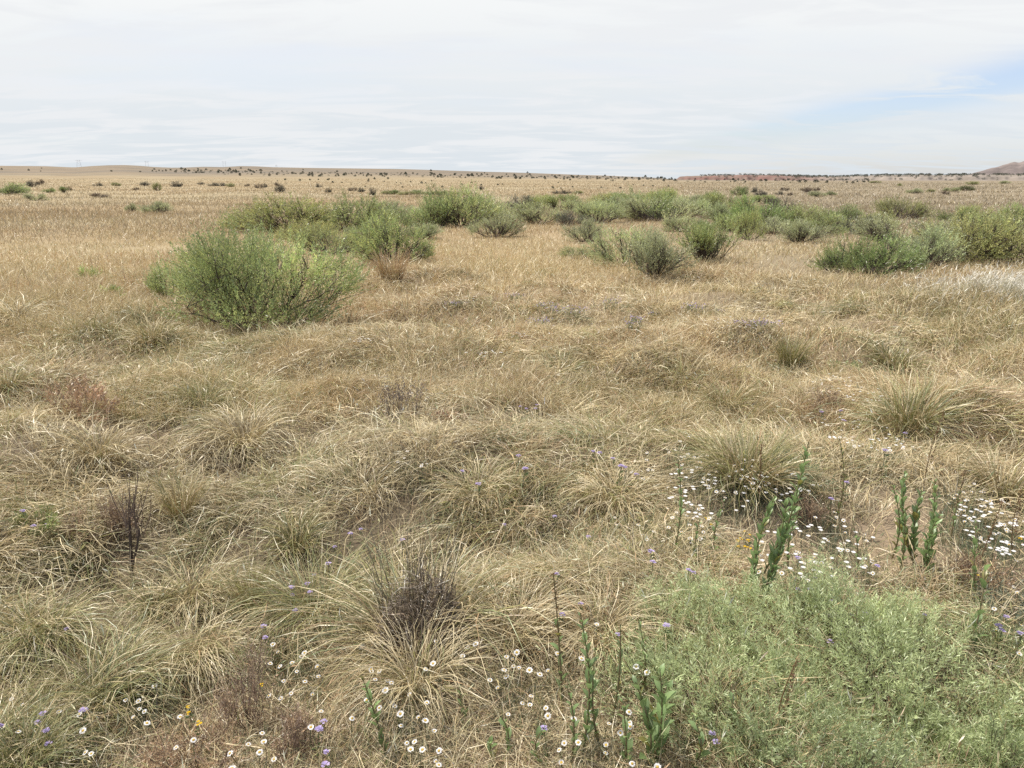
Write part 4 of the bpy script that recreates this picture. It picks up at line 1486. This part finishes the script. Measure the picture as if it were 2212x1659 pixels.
weed(195, 615, 60, 44, GRN, 'green leafy weed in pale grass at far left of the big shrub', 120, 12, .030, 312, name='green_weed')
weed(238, 645, 50, 30, GRN, 'low green weed between the leafy weed and the big shrub', 80, 12, .026, 313, name='green_weed')
weed(1822, 812, 66, 40, SIL, 'feathery grey green weed beyond the small daisies at right', 110, 12, .020, 314, name='green_weed')
weed(85, 1165, 90, 70, GRN, 'green weed with purple flowers at the left edge', 120, 12, .014, 315, name='green_weed')
weed(1105, 745, 45, 22, SIL, 'blue green small weed under white daisies beyond the middle', 70, 12, .018, 316, name='green_weed')

p = G(287, 1262)
root = empty('dead_stalk', p, 'dark dead woody stalk with a short broken side branch', 'dead plant')
ms = MB()


def pl(pts, p):
    return np.array([above(p, a, b) for a, b in pts]) - p


Q = pl([(287, 1265), (284, 1225), (283, 1190), (281, 1150), (280, 1118)], p)
tubes(ms, Q[None], np.array([[.009, .008, .007, .006, .004]]), np.array([[.075, .058, .048]]), k=6)
Q2 = pl([(285, 1228), (294, 1200), (299, 1175), (303, 1150)], p) + np.array([0, -.01, 0])
tubes(ms, Q2[None], np.array([[.006, .0055, .005, .004]]), np.array([[.085, .065, .055]]), k=6)
ms.build('stalk', M_WOOD, root)
mt = MB()
for q in range(26):
    u0, v0 = (281 + rng.normal(0, 3), rng.uniform(1110, 1165)) if q < 18 else (301, rng.uniform(1150, 1175))
    u1, v1 = u0 + rng.normal(0, 14), v0 - rng.uniform(35, 110)
    Q = pl([(u0, v0), ((u0 + u1) / 2 + rng.normal(0, 3), (v0 + v1) / 2), (u1, v1)], p) + np.array([0, rng.normal(0, .02), 0])
    tubes(mt, Q[None], np.array([[.0024, .0018, .0012]]), np.array([[.17, .125, .10]]), k=3)
mt.build('twig', M_WOOD, root)

# ------------------------------------------------------------------ flowers
_rr = np.geomspace(0.9, 60, 700)


def flower_feet(u, v, hh):
    """root points of flowers whose heads, hh above the soil, are seen at u, v"""
    u, v, hh = np.asarray(u, float), np.asarray(v, float), np.asarray(hh, float)
    dx, dy, dz = ray(u, v)
    hl = np.hypot(dx, dy)
    X, Y, Z = (dx / hl)[:, None] * _rr, (dy / hl)[:, None] * _rr, EYE + (dz / hl)[:, None] * _rr
    b = Z < hgt(X, Y) + hh[:, None]
    b[:, -1] = True
    i = b.argmax(1)
    j = np.arange(len(u))
    x, y = X[j, i], Y[j, i]
    return np.stack([x, y, hgt(x, y)], 1)


DH = .115


def daisy_proto(seed, size=.0086):
    g = np.random.default_rng(seed)
    lean = np.array([g.uniform(-.02, .02), g.uniform(-.035, .0), DH])
    nrm = unit(np.array([g.uniform(-.4, .4), g.uniform(-.6, .1), 1.0]))
    e1 = unit(np.cross(nrm, np.array([0, 1.0, 0])))
    e2 = np.cross(nrm, e1)
    m1, m2, m3 = MB(), MB(), MB()
    n = 22
    a = np.arange(n) / n * 2 * PI + g.normal(0, .05, n)
    rd = e1 * np.cos(a)[:, None] + e2 * np.sin(a)[:, None]
    tg = -e1 * np.sin(a)[:, None] + e2 * np.cos(a)[:, None]
    L = size * g.uniform(.84, 1.10, n)[:, None] * (1, 1, .95, 1.05, 1, .95, .75)[(seed - 600) % 7]
    up = nrm * (size * (g.uniform(-.14, .14, n) + (0, .15, -.2, .05, -.1, .1, .4)[(seed - 600) % 7]))[:, None]
    q0 = lean + rd * size * .3
    w0, w1 = size * .07, size * .15
    V = np.stack([q0 - tg * w0, q0 + rd * (L - size * .3) * .7 - tg * w1 + up * .6, lean + rd * L + up, q0 + rd * (L - size * .3) * .7 + tg * w1 + up * .6], 1)
    m1.add(V.reshape(-1, 3), (np.arange(n) * 4)[:, None] + np.array([0, 1, 2, 3]), np.array([.82, .80, .78]))
    # domed centre
    K, ring = 10, []
    for rad, z in ((.40, .02), (.33, .12), (.18, .19)):
        aa_ = np.arange(K) / K * 2 * PI
        ring.append(lean + (e1 * np.cos(aa_)[:, None] + e2 * np.sin(aa_)[:, None]) * size * rad + nrm * size * z)
    V = np.concatenate(ring + [(lean + nrm * size * .21)[None]])
    f = []
    for r_ in range(2):
        for k_ in range(K):
            f.append([r_ * K + k_, r_ * K + (k_ + 1) % K, (r_ + 1) * K + (k_ + 1) % K, (r_ + 1) * K + k_])
    for k_ in range(0, K, 2):
        f.append([2 * K + k_, 2 * K + k_ + 1, 2 * K + (k_ + 2) % K, 3 * K])
    m2.add(V, f, np.array([.62, .43, .10]))
    t = np.linspace(0, 1, 5)[:, None]
    Q = lean * t + np.array([g.uniform(-.012, .012), g.uniform(-.012, .012), 0]) * np.sin(t * PI)
    tubes(m3, Q[None], np.array([[.0011, .001, .0009, .0009, .0013]]), np.array([[.17, .18, .09]]), k=3)
    return m1.mesh('petals', M_PETAL), m2.mesh('flower_center', M_PETAL), m3.mesh('stem', M_LEAF)


DP = [daisy_proto(600 + k) for k in range(7)]
DPN = [('petals', 'flower_center', 'stem')] * 7
_proto_root = {}


def flower(protos, kind, i, p, s, label, cat, group):
    names = {'daisy': ('petals', 'flower_center', 'stem'), 'purple_flower': ('blossom', 'stem'), 'yellow_flower': ('blossom', 'stem')}[kind]
    k = (kind, i % len(protos))
    rz = rng.uniform(-.6, .6)
    if k not in _proto_root:
        root = empty(kind, p, label, cat, group, rz)
        root.scale = (s, s, s)
        for nm, me in zip(names, protos[i % len(protos)]):
            o = bpy.data.objects.new(nm, me)
            col.objects.link(o)
            o.parent = root
        _proto_root[k] = root
        return
    dup(_proto_root[k], p, (0, 0, rz), (s, s, s), label, group)


B1 = [(672, 812), (766, 895), (838, 889), (915, 845), (1115, 871), (1099, 941), (1085, 966), (1037, 985), (1102, 980), (1135, 996), (1222, 989), (1130, 1047), (995, 1084), (997, 1135), (1221, 1150), (1238, 1203), (1187, 1233),
      (1338, 1250), (1307, 1270), (1100, 1304), (1320, 1019), (1349, 1015), (1388, 877), (565, 1026), (617, 953)]
B2 = [(290, 993), (230, 1038), (165, 1015), (271, 1067), (333, 1073), (320, 1100), (308, 1126), (245, 1160), (207, 1214), (440, 1166), (375, 1210), (497, 1217), (352, 1237), (390, 1263), (268, 1230)]
B3 = [(577, 1338), (488, 1330), (424, 1341), (625, 1382), (94, 1336), (523, 1487), (632, 1496), (573, 1560), (601, 1596), (700, 1598), (392, 1479), (445, 1497)]
B4 = [(1447, 1462), (1455, 1500), (1582, 1505), (1678, 1499), (1726, 1522), (1714, 1638), (1912, 1645), (2032, 1620), (1970, 1645), (1548, 1331), (1582, 1347), (1708, 1335), (1814, 1312), (1890, 1303), (1864, 1350), (1779, 1383), (1645, 1318),
      (1387, 1630)]
B5 = [(1622, 930), (1608, 704), (1960, 715), (1924, 982), (1998, 1000)]
L1 = [(1807, 860), (1785, 908), (1785, 940), (1912, 935), (1970, 935), (2008, 894), (1872, 972), (1953, 1046), (2035, 1004), (2022, 1067), (2065, 1035), (1856, 1104), (1841, 1182), (1800, 1155), (1919, 1178), (1998, 1180), (2081, 1255)]
L2 = [(967, 1093), (832, 1220), (932, 1195), (965, 1254), (938, 1281), (861, 1318), (1039, 1326), (1227, 1276), (1219, 952)]
L3 = [(583, 1380), (603, 1275), (105, 1224), (147, 1252), (150, 1383), (440, 1245)]
L4 = [(1283, 1484), (1203, 1514), (627, 1515), (634, 1566), (567, 1577), (1647, 1457), (1684, 1438), (1712, 1567), (1803, 1572), (1555, 1505), (2061, 1382), (2133, 1537), (1740, 1385), (1520, 1592)]
cl = []
for lst, ou, lab in ((B1, 737, 'white daisy with yellow centre on bare soil under the dark hollow in front'),
                     (B2, 737, 'white daisy with yellow centre at the foot of the small fountain tussock'),
                     (B3, 737, 'white daisy near the bottom edge beside the leaning leafy stalk'),
                     (B4, 737, 'white daisy at the bottom edge among the front leafy stalks'),
                     (B5, 737, 'white daisy at the foot of the straw tussock with a shaded base'),
                     (L1, 0, 'white daisy in the loose patch left of the small fountain tussock'),
                     (L2, 0, 'white daisy among dry blades at lower left beside yellow flowers'),
                     (L3, 0, 'white daisy near the left edge above the fresh green clump'),
                     (L4, 0, 'white daisy scattered in the reddish weeds at the bottom edge')):
    cl.append((np.array([(ou + a / 3, 1106 + b / 3) for a, b in lst]), lab))


def ell(n, cu, cv, ru, rv, rot=0.0):
    a, q = rng.uniform(0, 2 * PI, n), np.sqrt(rng.random(n))
    du, dv = ru * q * np.cos(a), rv * q * np.sin(a)
    return np.stack([cu + du, cv + dv + du * rot], 1)


for n, cu, cv, ru, rv, rot, lab in (
        (32, 1535, 1010, 80, 46, .25, 'white daisy in the scatter left of the large olive bunchgrass'),
        (22, 1870, 945, 80, 18, .2, 'small white daisy in the strip below the yellowish green bunchgrass'),
        (16, 1690, 1045, 55, 30, .1, 'white daisy just below the large olive bunchgrass'),
        (18, 1505, 1130, 42, 30, 0, 'white daisy around the thin leafy stalk left of the forked one'),
        (14, 1790, 1150, 75, 40, 0, 'white daisy on open straw right of the forked tall stalk'),
        (50, 2150, 1125, 74, 58, .45, 'white daisy in the dense patch at the right edge'),
        (24, 1760, 1218, 100, 28, 0, 'white daisy at the upper fringe of the widest silvery bush'),
        (8, 2175, 1340, 35, 80, 0, 'white daisy below the dense patch at the right edge'),
        (10, 1415, 1020, 35, 60, 0, 'white daisy in olive grass left of the scatter'),
        (6, 905, 990, 30, 14, 0, 'white daisy beyond the grey core in matted straw'),
        (7, 1335, 1165, 90, 40, 0, 'white daisy in tangled straw beyond the dark hollow')):
    cl.append((ell(n, cu, cv, ru * 1.35, rv * 1.3, rot), lab))
allheads = []
n_d = 0
for pts, lab in cl:
    s = rng.uniform(.82, 1.20, len(pts))
    feet = flower_feet(pts[:, 0], pts[:, 1], DH * s)
    allheads.append(feet)
    for i in range(len(pts)):
        flower(DP, 'daisy', n_d, feet[i], s[i], lab, 'daisy', lab.replace('white daisy', 'white daisies', 1)[:110])
        n_d += 1

# the many far daisies past the countable ones
mb = MB()
pts = np.concatenate([ell(24, 1800, 832, 50, 20), ell(18, 1870, 855, 45, 18), ell(10, 1120, 724, 20, 8), ell(14, 1040, 764, 45, 7), ell(30, 1600, 700, 90, 14), ell(16, 1010, 640, 30, 14), ell(14, 780, 736, 25, 6), ell(50, 1530, 1060, 110, 60), ell(60, 2145, 1140, 80, 55, .45), ell(24, 1300, 700, 160, 25), ell(50, 1760, 1190, 150, 60), ell(40, 1860, 940, 110, 30, .2), ell(20, 1680, 1050, 80, 35)])
feet = flower_feet(pts[:, 0], pts[:, 1], np.full(len(pts), .13))
for q in range(len(feet)):
    h = feet[q] + np.array([0, 0, .13])
    n = 9
    a = np.arange(n) / n * 2 * PI
    rd = np.stack([np.cos(a), np.sin(a), 0 * a], 1)
    leaves(mb, np.repeat(h[None], n, 0), unit(rd + np.array([0, -.15, .05])), np.full(n, .010), np.full(n, .008), np.tile(np.array([[.80, .78, .76]]), (n, 1)), roll=.3)
tag(mb.build('far_daisies', M_PETAL), 'tiny far white daisies dotted through the grass beyond', None, None, 'stuff')


def head_proto(seed, cols, florets, rad, fl, h):
    g = np.random.default_rng(seed)
    m1, m2 = MB(), MB()
    top = np.array([g.uniform(-.02, .02), g.uniform(-.03, .01), h])
    a, q = g.uniform(0, 2 * PI, florets), np.sqrt(g.random(florets))
    c = top + np.stack([rad * q * np.cos(a), rad * q * np.sin(a), rad * .5 * (1 - q ** 2)], 1)
    for j in range(florets):
        n = 5
        b = np.arange(n) / n * 2 * PI + g.uniform(0, 1)
        rd = unit(np.stack([np.cos(b), np.sin(b), 0 * b + .25], 1) + g.normal(0, .15, 3))
        cc = np.array(cols[g.integers(0, len(cols))]) * g.uniform(.85, 1.15)
        side = unit(np.cross(rd, np.array([0, 0, 1.0])))
        m = c[j] + rd * fl * .6
        V = np.stack([np.repeat(c[j][None], n, 0), m - side * fl * .4, c[j] + rd * fl, m + side * fl * .4], 1)
        m1.add(V.reshape(-1, 3), (np.arange(n) * 4)[:, None] + np.array([0, 1, 2, 3]), cc)
    t = np.linspace(0, 1, 4)[:, None]
    tubes(m2, (top * t)[None], np.array([[.0013, .0012, .001, .0012]]), np.array([[.15, .18, .09]]), k=3)
    p = (top * rng.uniform(.1, .9, 9)[:, None])
    leaves(m2, p, dirv(g.uniform(0, 6, 9), g.uniform(.1, .9, 9)), g.uniform(.012, .025, 9), g.uniform(.004, .007, 9), np.tile(np.array([[.13, .19, .075]]), (9, 1)))
    return m1.mesh('blossom', M_PETAL), m2.mesh('stem', M_LEAF)


PUR = [(.44, .36, .60), (.50, .40, .62), (.40, .33, .56), (.55, .46, .65)]
PP = [head_proto(700 + k, PUR, 12, .0095, .0052, .13) for k in range(4)]
YEL = [(.72, .50, .03), (.70, .44, .03)]
YP = [head_proto(720 + k, YEL, 7, .010, .0046, .09) for k in range(3)]
n_p = 0
for lst, lab in (
        ([(110, 1131), (62, 1144), (61, 1100)], 'purple flower over the green weed at the left edge'),
        ([(95, 1543), (92, 1555), (87, 1583), (23, 1566), (105, 1609)], 'purple flower above the fresh green clump in the bottom left'),
        ([(152, 1354), (165, 1548)], 'purple flower in long blades at lower left'),
        ([(640, 1281), (665, 1264), (688, 1242), (660, 1285), (643, 1265), (710, 1219), (727, 1180), (628, 1324), (590, 1378), (570, 1355)], 'purple flower on the drooping green tussock left of the core'),
        ([(703, 1550), (675, 1580), (721, 1624), (703, 1656)], 'purple flower at the bottom edge below the loose daisies'),
        ([(1205, 1118), (1265, 1164), (1412, 1208), (1407, 1192), (787, 1144), (748, 1156), (1097, 1136), (870, 1170)], 'purple flower in tangled straw beyond the grey core'),
        ([(1187, 1569), (1428, 1359), (1340, 1368), (1205, 1245), (1224, 1329), (1245, 1309)], 'purple flower near the front leafy stalks'),
        ([(1005, 1015), (1035, 1052), (1120, 985), (1125, 1020), (1290, 975), (1325, 995), (1300, 980), (1330, 1012), (1360, 1010), (1375, 1028)], 'purple flower in olive grass left of the daisy scatter'),
        ([(1730, 1272), (1738, 1275), (1768, 1250), (1800, 1306), (1793, 1330), (1830, 1332), (1877, 1322), (1798, 1352), (1870, 1351), (1988, 1332), (1900, 1219), (1725, 1206), (1802, 1382)], 'purple flower on top of the widest silvery bush'),
        ([(2165, 1340), (2165, 1360), (2205, 1370), (2150, 1350)], 'purple flower at right below the dense daisies'),
        ([(1812, 890), (1820, 910), (1775, 895), (1955, 935), (1910, 980), (1800, 1078), (1830, 1045)], 'purple flower around the yellowish green bunchgrass'),
        ([(1555, 1600), (1529, 1596), (1490, 1225), (1500, 1240)], 'purple flower left of the widest silvery bush'),
        ([(1130, 880), (1150, 885), (1145, 882), (1160, 878)], 'purple flower in straw right of the curled orange weed')):
    pts = np.array(lst, float)
    sc = rng.uniform(.8, 1.15, len(pts)) * (1.3 if pts[:, 1].mean() < 1100 else 1.0)
    feet = flower_feet(pts[:, 0], pts[:, 1], .13 * sc)
    allheads.append(feet)
    for i in range(len(pts)):
        flower(PP, 'purple_flower', n_p, feet[i], sc[i], lab, 'flower', lab.replace('purple flower', 'purple flowers', 1))
        n_p += 1
n_p = 0
for lst, lab in (
        ([(412, 1519), (432, 1556), (410, 1548), (572, 1470)], 'yellow flower cluster beside daisies in the lower left'),
        ([(1600, 1160), (1612, 1152), (1605, 1176), (1590, 1165), (1620, 1170), (1618, 1155), (1610, 1181), (1598, 1183)], 'yellow flower cluster on open straw left of the forked stalk'),
        ([(1850, 955), (1856, 950), (1862, 958), (1820, 968)], 'yellow flower cluster in the daisy strip at right'),
        ([(2098, 1230), (2108, 1224), (2104, 1235), (1942, 1099), (2208, 1168)], 'yellow flower cluster right of the broad leaved plants'),
        ([(1535, 1130), (1520, 1120)], 'yellow flower cluster among daisies by the thin stalk')):
    pts = np.array(lst, float)
    sc = rng.uniform(.75, 1.1, len(pts))
    feet = flower_feet(pts[:, 0], pts[:, 1], .09 * sc)
    for i in range(len(pts)):
        flower(YP, 'yellow_flower', n_p, feet[i], sc[i], lab, 'flower', lab.replace('flower cluster', 'flower clusters', 1))
        n_p += 1

# the daisies' low feathery leaves
A = np.concatenate(allheads)
i = rng.integers(0, len(A), 15000)
x = A[i, 0] + rng.normal(0, .07, len(i))
y = A[i, 1] + rng.normal(0, .07, len(i))
r = np.hypot(x, y)
base = np.stack([x, y, hgt(x, y)], 1)
c = np.array([.19, .215, .125]) * np.exp(rng.normal(0, .22, (len(i), 1)))
mb = MB()
blades(mb, base, rng.uniform(0, 2 * PI, len(i)), rng.uniform(.3, 1.4, len(i)), rng.uniform(.025, .085, len(i)), wpx(r) * rng.uniform(.5, .9, len(i)), rng.uniform(-.2, .8, len(i)), rng.normal(0, .5, len(i)), c, c * 1.1, S=2)
tag(mb.build('daisy_leaves', M_LEAF), 'low grey green feathery leaves under the daisies', None, None, 'stuff')

# purple flowering clumps farther off
for q, (u, v, w, h, lab) in enumerate((
        (1112, 654, 34, 20, 'small purple flowered clump farthest in the middle grass'),
        (1182, 684, 44, 30, 'purple flowered clump left of the widest purple one'),
        (1233, 690, 62, 26, 'widest purple flowered clump in the middle grass'),
        (1165, 718, 48, 32, 'nearest purple flowered clump with green leaves in the middle grass'),
        (1320, 676, 34, 34, 'tall narrow purple flowered clump right of the widest one'),
        (1370, 724, 36, 40, 'green clump with few purple tops right of the nearest purple one'),
        (1415, 688, 26, 14, 'faint purple clump left of the one under the bright green shrub'),
        (1500, 682, 46, 26, 'purple flowered clump below the bright green shrub'),
        (1548, 682, 34, 14, 'faint purple clump right of the one under the bright green shrub'),
        (1635, 716, 80, 24, 'wide faint purple clump with white daisies at right of centre'),
        (985, 668, 40, 16, 'faint purple clump right of the big shrub'))):
    p = G(u, v)
    k = px(p)
    R, H = w * k / 2, h * k
    root = empty('purple_clump', p, lab, 'flower clump', 'purple flowering clumps in the middle grass')
    mf, mb = MB(), MB()
    n = 110
    a, qq = rng.uniform(0, 2 * PI, n), np.sqrt(rng.random(n))
    pos = np.stack([R * qq * np.sin(a), .6 * R * qq * np.cos(a), H * rng.uniform(.05, .8, n)], 1)
    c = np.array([.26, .27, .15]) * np.exp(rng.normal(0, .25, (n, 1)))
    leaves(mf, pos, dirv(rng.uniform(0, 6.28, n), rng.uniform(.3, 1.4, n)), rng.uniform(.03, .07, n), rng.uniform(.008, .014, n), c)
    n = int(44 * w / 40)
    R = R * 1.35
    a, qq = rng.uniform(0, 2 * PI, n), np.sqrt(rng.random(n))
    for j in range(n):
        cpos = np.array([R * qq[j] * math.sin(a[j]), .6 * R * qq[j] * math.cos(a[j]), H * rng.uniform(.65, 1.05)])
        b = rng.uniform(0, 6.28, 6)
        cc = np.array(PUR[rng.integers(0, 4)]) * rng.uniform(.8, 1.05)
        leaves(mb, np.repeat(cpos[None], 6, 0), dirv(b, rng.uniform(-.1, .6, 6)), np.full(6, .011), np.full(6, .009), np.tile(cc, (6, 1)), roll=.6)
    mf.build('foliage', M_LEAF, root)
    mb.build('blossom', M_PETAL, root)

# ------------------------------------------------------------------ white butterfly at rest
hp = flower_feet([784], [1402], [.10])[0]
p = hp + np.array([0, 0, .095])
mb = MB()
t = np.linspace(0, 1, 6)[:, None]
Q = np.array([-.007, 0, 0]) + np.array([.017, 0, .003]) * t
tubes(mb, Q[None], np.array([[.0006, .0013, .0015, .0014, .0015, .0008]]), np.array([[.20, .19, .16]]), k=6)
b = mb.build('butterfly', M_PETAL, None, p)
b.rotation_euler = (0.1, -.25, .35)
tag(b, 'small white butterfly resting with folded wings on a dry blade', 'butterfly')
for sgn in (-1, 1):
    mb = MB()
    pts = np.array([(.004, 0), (.010, .006), (.009, .016), (.004, .022), (-.003, .021), (-.009, .013), (-.011, .004), (-.006, 0)])
    th = sgn * (.0012 + pts[:, 1] * .10)
    V = np.stack([pts[:, 0], th, pts[:, 1] + .001], 1)
    V2 = V + np.array([0, sgn * .0003, 0])
    f = [[0, 1, 6, 7], [1, 2, 5, 6], [2, 3, 4, 5], [8, 9, 14, 15], [9, 10, 13, 14], [10, 11, 12, 13]]
    f += [[i_, (i_ + 1) % 8, (i_ + 1) % 8 + 8, i_ + 8] for i_ in range(8)]
    mb.add(np.concatenate([V, V2]), f, np.array([.74, .76, .70]))
    mb.build('wing', M_PETAL, b)

# ------------------------------------------------------------------ power pylons on the ridge
PG = 'power pylons on the left ridge'


def pylon(u, vtop, lattice, lab):
    r = 1490.0
    _, az = height_for(u, 360, r)
    x, y = r * math.sin(az), r * math.cos(az)
    z = float(hgt(np.array([x]), np.array([y]))[0])
    ztop, _ = height_for(u, vtop, r)
    H = float(ztop) - z
    root = empty('pylon', (x, y, z), lab, 'pylon', PG, -float(az))
    w = H * (.30 if lattice else .27)
    cm = np.array([[.42, .42, .43]])
    for s in (-1, 1):
        mb = MB()
        tubes(mb, np.array([[[s * w * (1.0 if lattice else .8), 0, -.5], [s * w * (.45 if lattice else .8), 0, H]]]), np.array([[.16, .13]]), cm, k=6)
        mb.build('pole', M_WOOD, root)
    mb = MB()
    tubes(mb, np.array([[[-w * 1.5, 0, H * .88], [w * 1.5, 0, H * .88]]]), np.array([[.12, .12]]), cm, k=6)
    mb.build('crossarm', M_WOOD, root)
    mb = MB()
    for a in (.15, .4, .65) if lattice else (.55,):
        ww = w * (1 - .55 * a) if lattice else w * .8
        tubes(mb, np.array([[[-ww, 0, H * a], [ww * .9, 0, H * (a + .22)]], [[ww, 0, H * a], [-ww * .9, 0, H * (a + .22)]]]), np.full((2, 2), .06), np.repeat(cm, 2, 0), k=4)
    mb.build('brace', M_WOOD, root)


pylon(171, 345, True, 'lattice power pylon leftmost on the ridge skyline')
pylon(318, 347.5, False, 'twin pole pylon on the right shoulder of the left knoll')
pylon(485, 348, False, 'twin pole pylon above the dip between the knolls')
pylon(597, 356, False, 'shortest faint twin pole pylon right of the right knoll')
